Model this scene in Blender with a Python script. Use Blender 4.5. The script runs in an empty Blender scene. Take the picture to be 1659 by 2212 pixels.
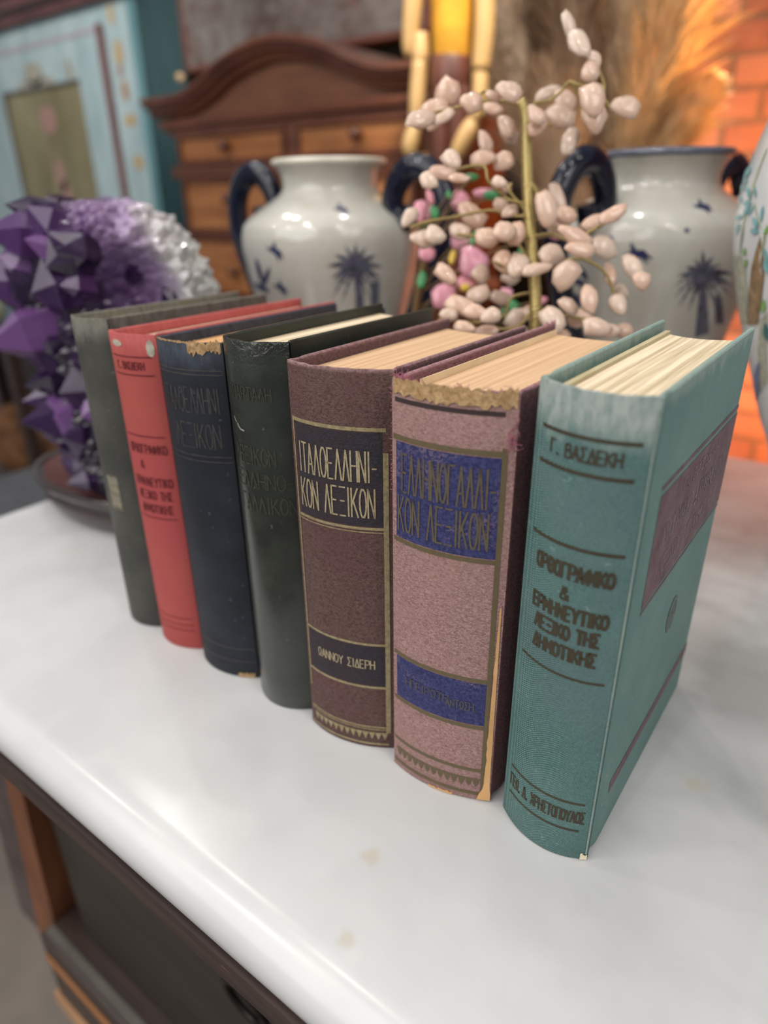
import bpy, bmesh, math, random
from mathutils import Vector, Matrix, noise
random.seed(7)
S = bpy.context.scene
C = S.collection
PI = math.pi
T = 0.84                      # height of the marble top above the floor
EYE = T + 0.285               # camera height

# ------------------------------------------------------------------ camera, world, light, exposure
YAW, PITCH, ROLL = 0.64254, 0.43713, -0.012416
FW = Vector((-math.sin(YAW), math.cos(YAW), 0)); RT = Vector((math.cos(YAW), math.sin(YAW), 0)); UP = Vector((0, 0, 1))
D = math.cos(PITCH)*FW - math.sin(PITCH)*UP
U0 = math.sin(PITCH)*FW + math.cos(PITCH)*UP
RR = math.cos(ROLL)*RT + math.sin(ROLL)*U0
UU = -math.sin(ROLL)*RT + math.cos(ROLL)*U0
cd = bpy.data.cameras.new('camera'); cam = bpy.data.objects.new('camera', cd); C.objects.link(cam)
cam.matrix_world = Matrix(((RR.x, UU.x, -D.x, 0), (RR.y, UU.y, -D.y, 0), (RR.z, UU.z, -D.z, EYE), (0, 0, 0, 1)))
cd.sensor_fit = 'HORIZONTAL'; cd.sensor_width = 36.0; cd.lens = 36.0*1449.1/1659.0
cd.clip_start = 0.02; cd.clip_end = 60
cd.dof.use_dof = True; cd.dof.focus_distance = 0.315; cd.dof.aperture_fstop = 5.2; cd.dof.aperture_blades = 0
S.camera = cam
S.view_settings.view_transform = 'Standard'; S.view_settings.look = 'None'
S.view_settings.gamma = 1.0; S.view_settings.use_curve_mapping = False
S.view_settings.exposure = -0.11

wd = bpy.data.worlds.new('world'); S.world = wd; wd.use_nodes = True
wd.node_tree.nodes['Background'].inputs[0].default_value = (0.93, 0.95, 1.0, 1)
wd.node_tree.nodes['Background'].inputs[1].default_value = 0.30

def lamp(name, kind, loc, energy, color=(1, 1, 1), size=0.1, target=None, spot=None):
    l = bpy.data.lights.new(name, kind); l.energy = energy; l.color = color
    if kind == 'AREA': l.shape = 'DISK'; l.size = size
    else: l.shadow_soft_size = size
    if spot: l.spot_size = spot; l.spot_blend = 0.6
    o = bpy.data.objects.new(name, l); C.objects.link(o); o.location = loc
    if target is not None:
        o.rotation_euler = (Vector(target)-Vector(loc)).to_track_quat('-Z', 'Y').to_euler()
    return o
# large soft fill panels added to light the books, and the shop's small downlights
lamp('fill_panel', 'AREA', (-0.75, -1.35, T+1.35), 37, (1.0, 0.965, 0.92), 2.3, (-0.25, 0.25, T+0.1))
lamp('fill_panel', 'AREA', (1.15, -0.15, T+1.30), 9, (1.0, 0.965, 0.92), 0.9, (-0.05, 0.35, T+0.1))
lamp('fill_panel', 'AREA', (-0.9, 0.35, T+1.95), 10, (1.0, 0.97, 0.93), 2.2, (-0.7, 0.6, 0))
for x, y, e in ((-1.9, -0.3, 1.6), (-1.25, -0.85, 1.8), (-0.2, -1.0, 1.6), (-0.75, 0.05, 1.0), (0.75, -0.45, 1.4), (-1.6, 0.75, 1.4), (0.9, 0.6, 1.0), (-0.55, 0.95, 1.2), (-1.25, 0.55, 1.2), (0.25, 0.1, 0.9)):
    lamp('ceiling_downlight', 'AREA', (x, y, T+1.75), e*2.0, (1.0, 0.95, 0.89), 0.034, (x*0.8-0.05, y*0.8+0.1, 0))
# orange uplights glowing on the brick wall and the pampas behind the vases
lamp('wall_glow', 'SPOT', (-0.12, 1.70, T+0.22), 26, (1.0, 0.42, 0.10), 0.04, (-0.44, 2.05, T+0.40), math.radians(112))
lamp('wall_glow', 'SPOT', (-0.12, 1.70, T-0.25), 16, (1.0, 0.33, 0.05), 0.04, (-0.20, 2.1, T-0.1), math.radians(130))
lamp('wall_glow', 'SPOT', (-0.02, 1.50, T+0.50), 40, (1.0, 0.44, 0.11), 0.05, (-0.50, 1.55, T+0.52), math.radians(62))
lamp('fill_spot', 'SPOT', (-2.05, 0.35, T+1.75), 105, (1.0, 0.96, 0.90), 0.05, (-2.55, 1.5, T+0.62), math.radians(50))  # unseen spot added to brighten the painted wardrobe
lamp('fill_spot', 'SPOT', (-0.15, 0.55, T+1.75), 260, (1.0, 0.93, 0.84), 0.05, (-0.62, 1.47, T+0.50), math.radians(34))  # unseen spot added to brighten the pampas plumes

# ------------------------------------------------------------------ helpers
def mesh(name, verts, faces, mat, parent=None, loc=(0, 0, 0), smooth=False, rot=None, mats=None, fm=None):
    me = bpy.data.meshes.new(name); me.from_pydata([tuple(v) for v in verts], [], faces)
    for m in (mats or [mat]): me.materials.append(m)
    if fm: me.polygons.foreach_set('material_index', fm)
    if smooth: me.polygons.foreach_set('use_smooth', [True]*len(me.polygons))
    me.update()
    o = bpy.data.objects.new(name, me); C.objects.link(o); o.location = loc
    if rot: o.rotation_euler = rot
    if parent: o.parent = parent
    return o
def thing(name, label, cat, loc=(0, 0, 0), group=None, rot=None):
    o = bpy.data.objects.new(name, None); C.objects.link(o); o.location = loc; o.empty_display_size = 0.02
    if rot: o.rotation_euler = rot
    return tag(o, label, cat, group)
def tag(o, label, cat, group=None):
    o['label'] = label; o['category'] = cat
    if group: o['group'] = group
    return o
def struct(o): o['kind'] = 'structure'; return o

class MB:
    def __init__(s): s.v = []; s.f = []
    def add(s, v, f):
        n = len(s.v); s.v += [tuple(p) for p in v]; s.f += [tuple(i+n for i in q) for q in f]; return s
    def box(s, x0, x1, y0, y1, z0, z1, bev=0.0):
        if bev <= 0:
            v = [(x, y, z) for z in (z0, z1) for x, y in ((x0, y0), (x1, y0), (x1, y1), (x0, y1))]
            return s.add(v, [(3, 2, 1, 0), (4, 5, 6, 7), (0, 1, 5, 4), (1, 2, 6, 5), (2, 3, 7, 6), (3, 0, 4, 7)])
        bm = bmesh.new(); bmesh.ops.create_cube(bm, size=1)
        for w in bm.verts: w.co = Vector(((x0+x1)/2+w.co.x*(x1-x0), (y0+y1)/2+w.co.y*(y1-y0), (z0+z1)/2+w.co.z*(z1-z0)))
        bmesh.ops.bevel(bm, geom=bm.edges[:], offset=bev, segments=2, affect='EDGES', profile=0.6)
        bm.verts.index_update()
        s.add([w.co for w in bm.verts], [[w.index for w in q.verts] for q in bm.faces]); bm.free(); return s
    def tube(s, pts, rad, n=8, flat=1.0, twist=0.0, side=None):
        P = [Vector(p) for p in pts]; m = len(P); base = len(s.v); prev = None
        for i, p in enumerate(P):
            t = (P[min(m-1, i+1)]-P[max(0, i-1)]).normalized()
            if side is not None: a = Vector(side)
            elif prev is None: a = t.orthogonal()
            else: a = prev
            a = (a-t*a.dot(t)).normalized(); b = t.cross(a); prev = a
            r = rad[i] if hasattr(rad, '__len__') else rad
            for k in range(n):
                q = 2*PI*k/n+twist*i
                s.v.append(tuple(p+a*(r*math.cos(q))+b*(r*flat*math.sin(q))))
        for i in range(m-1):
            for k in range(n):
                s.f.append((base+i*n+k, base+i*n+(k+1) % n, base+(i+1)*n+(k+1) % n, base+(i+1)*n+k))
        s.f.append(tuple(base+k for k in range(n))[::-1]); s.f.append(tuple(base+(m-1)*n+k for k in range(n)))
        return s
    def prism(s, pts, z0, z1, bev=0.0):
        """closed xy outline swept in z with chamfered rims"""
        n = len(pts); P = [Vector((p[0], p[1])) for p in pts]
        A = sum(P[i].x*P[(i+1) % n].y-P[(i+1) % n].x*P[i].y for i in range(n))
        if A < 0: P.reverse()
        ins = []
        for i in range(n):
            e = (P[(i+1) % n]-P[i-1]); nn = Vector((-e.y, e.x)); nn = nn.normalized() if nn.length > 1e-9 else nn
            ins.append(P[i]+nn*bev)
        rings = [(ins, z0), (P, z0+bev), (P, z1-bev), (ins, z1)] if bev > 0 else [(P, z0), (P, z1)]
        v = [(q.x, q.y, z) for r, z in rings for q in r]; f = []
        for k in range(len(rings)-1):
            for i in range(n): f.append((k*n+i, k*n+(i+1) % n, (k+1)*n+(i+1) % n, (k+1)*n+i))
        f.append(tuple(range(n))[::-1]); f.append(tuple((len(rings)-1)*n+i for i in range(n)))
        return s.add(v, f)
    def obj(s, name, mat, parent=None, loc=(0, 0, 0), smooth=False, rot=None): return mesh(name, s.v, s.f, mat, parent, loc, smooth, rot)

def auto_smooth(o, deg=35):
    me = o.data; me.polygons.foreach_set('use_smooth', [True]*len(me.polygons))
    bm = bmesh.new(); bm.from_mesh(me); a = math.radians(deg)
    for e in bm.edges:
        if len(e.link_faces) == 2 and e.calc_face_angle(0) > a: e.smooth = False
    bm.to_mesh(me); bm.free(); return o
def catmull(P, n=5):
    out = []
    for i in range(len(P)-1):
        a, b, c, d = [Vector(P[max(0, min(len(P)-1, i+k))]) for k in (-1, 0, 1, 2)]
        for k in range(n):
            t = k/n
            out.append(0.5*((2*b)+(c-a)*t+(2*a-5*b+4*c-d)*t*t+(3*b-3*c+d-a)*t**3))
    out.append(Vector(P[-1])); return out
def lathe(P, n=64):
    v = []; f = []
    for r, z in P:
        for k in range(n): q = 2*PI*k/n; v.append((r*math.cos(q), r*math.sin(q), z))
    for i in range(len(P)-1):
        for k in range(n): f.append((i*n+k, i*n+(k+1) % n, (i+1)*n+(k+1) % n, (i+1)*n+k))
    return v, f
def fill_poly(mb, pts):
    mb.v += [tuple(p) for p in pts]; n = len(mb.v); mb.f.append(tuple(range(n-len(pts), n)))

# ------------------------------------------------------------------ materials
class NT:
    def __init__(s, name, rough=0.5, spec=0.5, metal=0.0):
        m = bpy.data.materials.new(name); m.use_nodes = True; s.m = m; s.t = m.node_tree; s.b = s.t.nodes['Principled BSDF']
        s.b.inputs['Roughness'].default_value = rough; s.b.inputs['Specular IOR Level'].default_value = spec; s.b.inputs['Metallic'].default_value = metal
        s.tc = s.t.nodes.new('ShaderNodeTexCoord')
    def L(s, a, b): s.t.links.new(a, b)
    def co(s, scale=(1, 1, 1), loc=(0, 0, 0), src='Object'):
        n = s.t.nodes.new('ShaderNodeMapping'); n.inputs['Scale'].default_value = scale; n.inputs['Location'].default_value = loc
        s.L(s.tc.outputs[src], n.inputs[0]); return n.outputs[0]
    def noise(s, vec, scale, detail=3, rough=0.55, dist=0.0):
        n = s.t.nodes.new('ShaderNodeTexNoise'); n.inputs['Scale'].default_value = scale; n.inputs['Detail'].default_value = detail
        n.inputs['Roughness'].default_value = rough; n.inputs['Distortion'].default_value = dist; s.L(vec, n.inputs['Vector']); return n.outputs['Fac']
    def vor(s, vec, scale, feat='F1', out='Distance'):
        n = s.t.nodes.new('ShaderNodeTexVoronoi'); n.feature = feat; n.inputs['Scale'].default_value = scale; s.L(vec, n.inputs['Vector']); return n.outputs[out]
    def ramp(s, fac, stops, interp='LINEAR'):
        n = s.t.nodes.new('ShaderNodeValToRGB'); n.color_ramp.interpolation = interp; e = n.color_ramp.elements
        while len(e) < len(stops): e.new(0.5)
        for q, (p, c) in zip(e, stops):
            q.position = p; q.color = (c, c, c, 1) if isinstance(c, (int, float)) else (*c, 1)
        s.L(fac, n.inputs[0]); return n.outputs[0]
    def math(s, op, a, b=None, clamp=False):
        n = s.t.nodes.new('ShaderNodeMath'); n.operation = op; n.use_clamp = clamp
        for i, x in enumerate((a, b)):
            if x is None: continue
            if isinstance(x, (int, float)): n.inputs[i].default_value = x
            else: s.L(x, n.inputs[i])
        return n.outputs[0]
    def sep(s, vec):
        n = s.t.nodes.new('ShaderNodeSeparateXYZ'); s.L(vec, n.inputs[0]); return n.outputs
    def mix(s, fac, a, b):
        n = s.t.nodes.new('ShaderNodeMix'); n.data_type = 'RGBA'
        if isinstance(fac, (int, float)): n.inputs[0].default_value = fac
        else: s.L(fac, n.inputs[0])
        for i, x in ((6, a), (7, b)):
            if isinstance(x, tuple): n.inputs[i].default_value = (*x, 1)
            else: s.L(x, n.inputs[i])
        return n.outputs[2]
    def col(s, c):
        if isinstance(c, tuple): s.b.inputs['Base Color'].default_value = (*c, 1)
        else: s.L(c, s.b.inputs['Base Color'])
        return s
    def bump(s, h, dist=0.001, strength=0.5):
        n = s.t.nodes.new('ShaderNodeBump'); n.inputs['Distance'].default_value = dist; n.inputs['Strength'].default_value = strength
        s.L(h, n.inputs['Height']); s.L(n.outputs[0], s.b.inputs['Normal']); return s
    def rough(s, r): s.L(r, s.b.inputs['Roughness']); return s
    def coat(s, w, r=0.05): s.b.inputs['Coat Weight'].default_value = w; s.b.inputs['Coat Roughness'].default_value = r; return s

def plain(name, c, rough=0.5, spec=0.5, metal=0.0, var=0.15, scale=30, coat=0):
    t = NT(name, rough, spec, metal); f = t.noise(t.co(), scale, 3)
    t.col(t.mix(t.ramp(f, [(0.3, 0.0), (0.7, 1.0)]), tuple(x*(1-var) for x in c), tuple(min(1, x*(1+var)) for x in c)))
    if coat: t.coat(coat)
    return t.m
def wood(name, c1, c2, rough=0.4, axis='x', scale=6.0, coat=0.0, spec=0.5):
    t = NT(name, rough, spec); sc = {'x': (1, 9, 9), 'y': (9, 1, 9), 'z': (9, 9, 1)}[axis]
    v = t.co(tuple(k*scale for k in sc)); f = t.noise(v, 1.0, 5, 0.6, 0.6); g = t.noise(t.co(), 7, 2)
    c = t.mix(t.ramp(f, [(0.32, 0.0), (0.66, 1.0)]), c1, c2)
    t.col(t.mix(t.math('MULTIPLY', t.ramp(g, [(0.45, 0.0), (0.75, 1.0)]), 0.35), c, tuple(x*0.55 for x in c1))); t.bump(f, 0.0006, 0.25)
    if coat: t.coat(coat, 0.15)
    return t.m
def cloth(name, dark, light, k=0.00105, amt=0.55, rough=0.75, wear=None, wear_amt=0.3, bump=0.00012, patches=None, topband=None, spec=0.3, seed=0, top=0.22):
    """woven bookcloth: thread dots, rubbed patches, worn head band"""
    t = NT(name, rough, spec); x, y, z = t.sep(t.tc.outputs['Object'])
    s = t.math('ADD', x, y)
    wob = t.math('MULTIPLY', t.noise(t.co((1, 1, 1)), 260, 2), 0.6)
    sx = t.math('SINE', t.math('ADD', t.math('MULTIPLY', s, 2*PI/k), wob)); sz = t.math('SINE', t.math('ADD', t.math('MULTIPLY', z, 2*PI/(k*0.95)), wob))
    w = t.math('MULTIPLY', sx, sz); w01 = t.math('MULTIPLY_ADD', w, 0.5); w01.node.inputs[2].default_value = 0.5
    th = t.noise(t.co((500, 500, 4000)), 1.0, 2); th2 = t.noise(t.co((4000, 4000, 300)), 1.0, 2)
    f = t.math('MULTIPLY', t.ramp(w01, [(0.50, 0.0), (0.86, 1.0)]), t.ramp(t.noise(t.co(), 900, 2), [(0.25, 0.45), (0.6, 1.0)]))
    f = t.math('MULTIPLY', f, amt)
    c = t.mix(f, dark, light)
    c = t.mix(t.math('MULTIPLY', t.ramp(th, [(0.58, 0.0), (0.72, 1.0)]), 0.35), c, light)
    big = t.noise(t.co(loc=(seed, seed, seed)), 28, 4, 0.6)
    c = t.mix(t.math('MULTIPLY', t.ramp(big, [(0.4, 0.0), (0.7, 1.0)]), wear_amt), c, wear or light)
    if patches: c = t.mix(t.math('MULTIPLY', t.ramp(t.noise(t.co(loc=(seed+3, 1, 2)), 14, 3, 0.6), [(0.48, 0.0), (0.62, 1.0)]), patches[1]), c, patches[0])
    sp = t.noise(t.co(loc=(seed, 0, 5)), 330, 1, 0.4)
    c = t.mix(t.math('MULTIPLY', t.ramp(sp, [(0.72, 0.0), (0.78, 1.0)]), 0.5), c, wear or light)
    if topband:
        col, h, a = topband
        zz = t.math('ADD', z, t.math('MULTIPLY', t.math('SUBTRACT', t.noise(t.co((1, 1, 0.25)), 110, 4, 0.7), 0.5), 0.018))
        n = t.t.nodes.new('ShaderNodeMapRange'); n.inputs[1].default_value = top-h; n.inputs[2].default_value = top-h*0.35; t.L(zz, n.inputs[0])
        c = t.mix(t.math('MULTIPLY', t.math('MULTIPLY', n.outputs[0], a), t.ramp(t.noise(t.co((1, 1, 0.35)), 300, 3, 0.7), [(0.3, 0.35), (0.6, 1.0)])), c, col)
    t.col(c); t.bump(t.math('ADD', w01, t.math('MULTIPLY', th2, 0.5)), bump, 0.6); return t.m
def grained(name, dark, light, scale=650, rough=0.7, patches=None, seed=0, bump=0.0003, spec=0.3, edge=None):
    """pebble grained bookcloth"""
    t = NT(name, rough, spec); n = t.noise(t.co((1, 1, 1.6)), scale, 2, 0.5, 1.2); m = t.noise(t.co(loc=(seed, 0, 0)), 24, 4, 0.6)
    f = t.ramp(n, [(0.35, 0.0), (0.65, 1.0)])
    c = t.mix(f, dark, light)
    if patches: c = t.mix(t.math('MULTIPLY', t.ramp(m, [(0.42, 0.0), (0.66, 1.0)]), patches[1]), c, patches[0])
    th = t.noise(t.co((160, 160, 3200)), 1.0, 2)
    c = t.mix(t.math('MULTIPLY', t.ramp(th, [(0.6, 0.0), (0.75, 1.0)]), 0.3), c, light)
    if edge:
        z = t.sep(t.tc.outputs['Object'])[2]; r = t.t.nodes.new('ShaderNodeMapRange'); r.inputs[1].default_value = edge[1]-0.0022; r.inputs[2].default_value = edge[1]-0.0002; t.L(z, r.inputs[0])
        c = t.mix(t.math('MULTIPLY', r.outputs[0], t.ramp(t.noise(t.co(), 500, 3), [(0.35, 0.25), (0.65, 0.9)])), c, edge[0])
    t.col(c); t.bump(n, bump, 0.8); return t.m
def paper(name, c, dark, k=1.0):
    t = NT(name, 0.85, 0.2); v = t.co((420*k, 6, 6)); f = t.noise(v, 1.0, 4, 0.7); g = t.noise(t.co((1200*k, 14, 14)), 1.0, 2, 0.6)
    a = t.mix(t.ramp(f, [(0.36, 0.0), (0.6, 1.0)]), dark, c)
    t.col(t.mix(t.math('MULTIPLY', t.ramp(g, [(0.55, 0.0), (0.75, 1.0)]), 0.35), a, dark)); t.bump(t.math('ADD', f, g), 0.0004, 0.5); return t.m

STONES= [(0.0108, 0.0379, 0.386, 0.0167, 0.0067, 60), (0.0222, 0.0298, 0.3751, 0.0175, 0.0109, 55), (0.0253, 0.0508, 0.3683, 0.0125, 0.0079, 80), (0.0309, 0.0308, 0.3589, 0.0121, 0.0099, 90), (0.0388, 0.0196, 0.3412, 0.0174, 0.0142, 90), (0.0346, 0.0378, 0.3334, 0.017, 0.0136, 80), (0.0377, 0.0855, 0.3427, 0.0181, 0.0133, 10), (-0.0639, 0.0057, 0.352, 0.0155, 0.0143, -50), (-0.0671, -0.0054, 0.3416, 0.0178, 0.0107, -25), (-0.0533, -0.043, 0.3316, 0.0178, 0.01, -25), (-0.0552, -0.0194, 0.3328, 0.015, 0.0058, -40), (-0.0433, -0.0299, 0.3337, 0.0134, 0.0067, -35), (-0.0273, -0.0216, 0.3414, 0.0121, 0.0121, 0), (-0.0077, -0.0084, 0.3476, 0.0153, 0.0109, 15), (-0.0181, -0.0093, 0.3451, 0.0089, 0.005, 20), (-0.0389, 0.0288, 0.3428, 0.0121, 0.0073, 0), (-0.0068, 0.0503, 0.3514, 0.0179, 0.0072, -35), (0.0049, 0.054, 0.3457, 0.0155, 0.0131, 50), (0.0057, 0.0485, 0.336, 0.0179, 0.0143, 30), (0.0082, 0.0021, 0.3336, 0.0122, 0.0089, 50), (0.0078, 0.007, 0.3271, 0.0123, 0.0079, -30), (0.0195, 0.0361, 0.3201, 0.0187, 0.0088, -65), (-0.0221, 0.0187, 0.3296, 0.0142, 0.0095, 60), (-0.0211, 0.0254, 0.3237, 0.0096, 0.0096, 70), (-0.0359, 0.0145, 0.3207, 0.0156, 0.0084, 75), (-0.026, -0.0471, 0.3073, 0.012, 0.0098, 60), (-0.026, -0.006, 0.3091, 0.014, 0.0105, 10), (-0.0161, 0.0053, 0.307, 0.0129, 0.0106, -40), (-0.0428, -0.0311, 0.3008, 0.0161, 0.0081, 10), (-0.0376, -0.0558, 0.2952, 0.011, 0.0088, 40), (-0.0316, -0.0274, 0.2969, 0.0126, 0.0057, 0), (0.0025, -0.0335, 0.2936, 0.0087, 0.0066, 20), (-0.0175, 0.0153, 0.2912, 0.0073, 0.0061, 60), (-0.0147, 0.0051, 0.2792, 0.0108, 0.0084, 30), (-0.0004, -0.0108, 0.2757, 0.0116, 0.0069, -30), (0.0262, -0.0097, 0.2762, 0.0202, 0.0112, 70), (0.015, 0.0336, 0.2842, 0.0181, 0.0084, 60), (0.0303, 0.0123, 0.2726, 0.0139, 0.0104, 20), (-0.0663, -0.0363, 0.2723, 0.0144, 0.0084, -50), (-0.0293, -0.0109, 0.273, 0.0192, 0.0132, 40), (-0.0419, -0.0545, 0.2592, 0.015, 0.0104, 10), (-0.0329, -0.0537, 0.2615, 0.0125, 0.0102, 10), (-0.0267, -0.0334, 0.2639, 0.0128, 0.0093, 30), (-0.0048, -0.0322, 0.26, 0.0137, 0.0114, -20), (0.0111, -0.039, 0.2637, 0.0132, 0.011, 0), (0.0128, -0.0275, 0.2622, 0.0123, 0.0135, 20), (0.023, 0.0201, 0.2637, 0.0155, 0.0107, 10), (0.0527, -0.0188, 0.2606, 0.0206, 0.0098, 15), (0.0563, -0.02, 0.2536, 0.0174, 0.0087, 10), (0.048, 0.027, 0.2681, 0.0187, 0.0082, -20), (0.0632, 0.015, 0.2737, 0.0168, 0.0078, -25), (0.0589, 0.019, 0.2525, 0.0162, 0.0127, 30), (0.0075, -0.0292, 0.2442, 0.0149, 0.0115, 60), (0.0188, -0.0315, 0.2427, 0.0158, 0.0124, -60), (-0.0004, -0.0018, 0.2316, 0.011, 0.0098, 0), (0.0339, -0.0324, 0.2413, 0.0199, 0.0066, -20), (0.0345, -0.0111, 0.2482, 0.0159, 0.0125, -10), (0.0499, -0.0223, 0.237, 0.0166, 0.0133, -70), (0.0762, 0.0318, 0.2392, 0.0175, 0.0105, 60), (0.0895, 0.0106, 0.233, 0.0112, 0.0101, 30), (-0.0192, -0.0617, 0.2381, 0.0147, 0.009, 50), (-0.0114, -0.0271, 0.2355, 0.0107, 0.0118, 0), (-0.0027, -0.0639, 0.2178, 0.0225, 0.0101, 10), (-0.0044, -0.0431, 0.2241, 0.015, 0.0093, -20), (-0.0002, -0.0161, 0.2191, 0.0121, 0.0084, 0), (0.0095, -0.0718, 0.2175, 0.0131, 0.0087, 10), (0.0202, -0.0685, 0.2148, 0.012, 0.0087, -20), (-0.007, -0.076, 0.2146, 0.01, 0.0078, 0), (0.0166, -0.0213, 0.2072, 0.0166, 0.0107, -30), (0.027, -0.0225, 0.2116, 0.0117, 0.0093, 20), (0.0493, -0.0361, 0.2097, 0.0167, 0.0122, 60), (0.0528, -0.0214, 0.2179, 0.0124, 0.0079, 20), (0.0667, -0.0199, 0.223, 0.0166, 0.0099, 80), (0.0773, 0.0065, 0.2175, 0.0137, 0.0103, 80), (0.0775, -0.0314, 0.2073, 0.0163, 0.0109, 10), (0.0533, 0.001, 0.2073, 0.0141, 0.0106, 0), (0.0698, 0.0224, 0.1965, 0.012, 0.0084, 0), (0.0765, 0.0315, 0.1958, 0.0109, 0.0085, 0), (0.0621, 0.0264, 0.2346, 0.0142, 0.0071, 80), (0.0674, 0.0405, 0.2221, 0.0097, 0.0073, 40), (0.0093, -0.0836, 0.2085, 0.0119, 0.0076, 20), (0.014, -0.0626, 0.2026, 0.0134, 0.009, 0), (0.0164, -0.0134, 0.1943, 0.0146, 0.0097, 30), (0.0427, -0.0087, 0.1938, 0.0143, 0.0107, 0)]
TWIGS= [[(-0.0074, 0.0183, 0.3407), (-0.0202, 0.0106, 0.344), (-0.0297, 0.0041, 0.3452), (-0.0384, -0.0035, 0.3432), (-0.0471, -0.0111, 0.3413), (-0.0533, -0.0182, 0.3372)], [(-0.0074, 0.0183, 0.3407), (-0.0015, 0.0238, 0.3427), (0.0076, 0.031, 0.3434), (0.0107, 0.0365, 0.3488), (0.0135, 0.0425, 0.3555), (0.0227, 0.0474, 0.3522), (0.0298, 0.0533, 0.3532)], [(0.0254, 0.0395, 0.3351), (0.0202, 0.041, 0.3445), (0.0135, 0.0425, 0.3555)], [(0.04, 0.0527, 0.339), (0.0353, 0.0535, 0.3463), (0.0303, 0.0546, 0.3547), (0.0229, 0.0552, 0.3652), (0.0176, 0.0546, 0.371), (0.0106, 0.0546, 0.3799)], [(-0.0074, 0.0183, 0.3407), (0.0005, 0.0211, 0.3354), (0.006, 0.0233, 0.3322), (0.0126, 0.0258, 0.328)], [(-0.0309, -0.0022, 0.3359), (-0.0341, -0.0016, 0.3411), (-0.0355, 0.0023, 0.3494), (-0.0296, 0.0079, 0.3514)], [(0.0106, -0.0042, 0.2793), (0.0019, -0.0088, 0.2825), (-0.007, -0.0142, 0.2847), (-0.0142, -0.014, 0.2941), (-0.0213, -0.0139, 0.3036), (-0.0333, -0.0227, 0.3037), (-0.0448, -0.0343, 0.2987)], [(0.012, -0.0062, 0.2741), (-0.0005, -0.0075, 0.2877), (-0.0028, -0.0062, 0.2929)], [(0.0127, -0.0062, 0.273), (-0.0012, -0.0165, 0.2732), (-0.0094, -0.0208, 0.2764), (-0.0304, -0.0388, 0.2726), (-0.0416, -0.0489, 0.2696), (-0.05, -0.0569, 0.2666)], [(0.0168, -0.0111, 0.2595), (0.0278, -0.0017, 0.2614), (0.0397, 0.0053, 0.2581), (0.0522, 0.0175, 0.2631), (0.0608, 0.0312, 0.2755)], [(0.0233, -0.0184, 0.2386), (0.0306, -0.0118, 0.2406), (0.0431, 0.0005, 0.2456), (0.0526, 0.0069, 0.2445), (0.0662, 0.0116, 0.2349), (0.0749, 0.0071, 0.2161)], [(0.0279, -0.0228, 0.2251), (0.0172, -0.0326, 0.2221), (0.0122, -0.0435, 0.2098), (-0.0014, -0.0561, 0.2058), (-0.0164, -0.0647, 0.2102)], [(0.0312, -0.0265, 0.2147), (0.0483, -0.0169, 0.2092), (0.0657, -0.0057, 0.2059), (0.0776, 0.0013, 0.2026)], [(0.0251, -0.0189, 0.2355), (0.016, -0.025, 0.2367), (0.0046, -0.0286, 0.2451)], [(0.0221, -0.0156, 0.2449), (0.0085, -0.0203, 0.2544), (-0.0065, -0.0289, 0.2588), (-0.0221, -0.0387, 0.2621)], [(0.0319, -0.0265, 0.2136), (0.0266, -0.0359, 0.2044), (0.0139, -0.0459, 0.2035)], [(0.0154, 0.0018, 0.2833), (0.0089, 0.0031, 0.2938), (0.0212, 0.0037, 0.2791)]]
TRUNK= [(-0.0105, 0.0177, 0.3439), (-0.0051, 0.0151, 0.3324), (0.0004, 0.0082, 0.3136), (0.0111, -0.005, 0.2772), (0.0181, -0.0119, 0.2563), (0.033, -0.0281, 0.2095)]
PETALS= [(0.0033, 0.0118, 0.2746, 0.0107, 0.0138), (0.0151, 0.0544, 0.282, 0.0107, 0.0125), (0.0365, 0.0562, 0.2881, 0.0113, 0.0056), (0.0271, 0.0378, 0.2501, 0.0119, 0.0119), (0.052, 0.0185, 0.2344, 0.0163, 0.0175), (0.0416, -0.0102, 0.2084, 0.0138, 0.0138), (0.0144, 0.0025, 0.2411, 0.0088, 0.0081), (0.0118, 0.0097, 0.2858, 0.0038, 0.0088), (0.0484, 0.0113, 0.2184, 0.01, 0.0075), (0.078, 0.0461, 0.1854, 0.0069, 0.0075), (0.104, 0.0417, 0.2039, 0.0081, 0.0056), (0.1001, 0.0594, 0.2698, 0.0088, 0.01), (0.1065, 0.0584, 0.2565, 0.0069, 0.0075), (0.083, 0.0213, 0.2112, 0.0063, 0.0069)]
LEAVES= [(0.0091, 0.0443, 0.2873, 0.005, 0.0069), (0.0307, 0.0449, 0.3005, 0.0113, 0.0056), (0.05, 0.047, 0.2863, 0.0125, 0.0069), (0.0188, 0.006, 0.2741, 0.0063, 0.01), (-0.0074, 0.0283, 0.2624, 0.0075, 0.0044), (0.0446, 0.031, 0.2531, 0.0056, 0.0138), (0.0217, -0.0159, 0.2224, 0.0063, 0.0125), (0.0916, 0.0165, 0.2024, 0.0094, 0.0088), (0.0867, 0.036, 0.2425, 0.0056, 0.0075), (0.0869, 0.0158, 0.1968, 0.0075, 0.0075)]
YEL= [(0.0424, -0.0016, 0.24, 0.0044, 0.0113), (0.0574, -0.004, 0.2169, 0.0075, 0.0056)]
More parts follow.
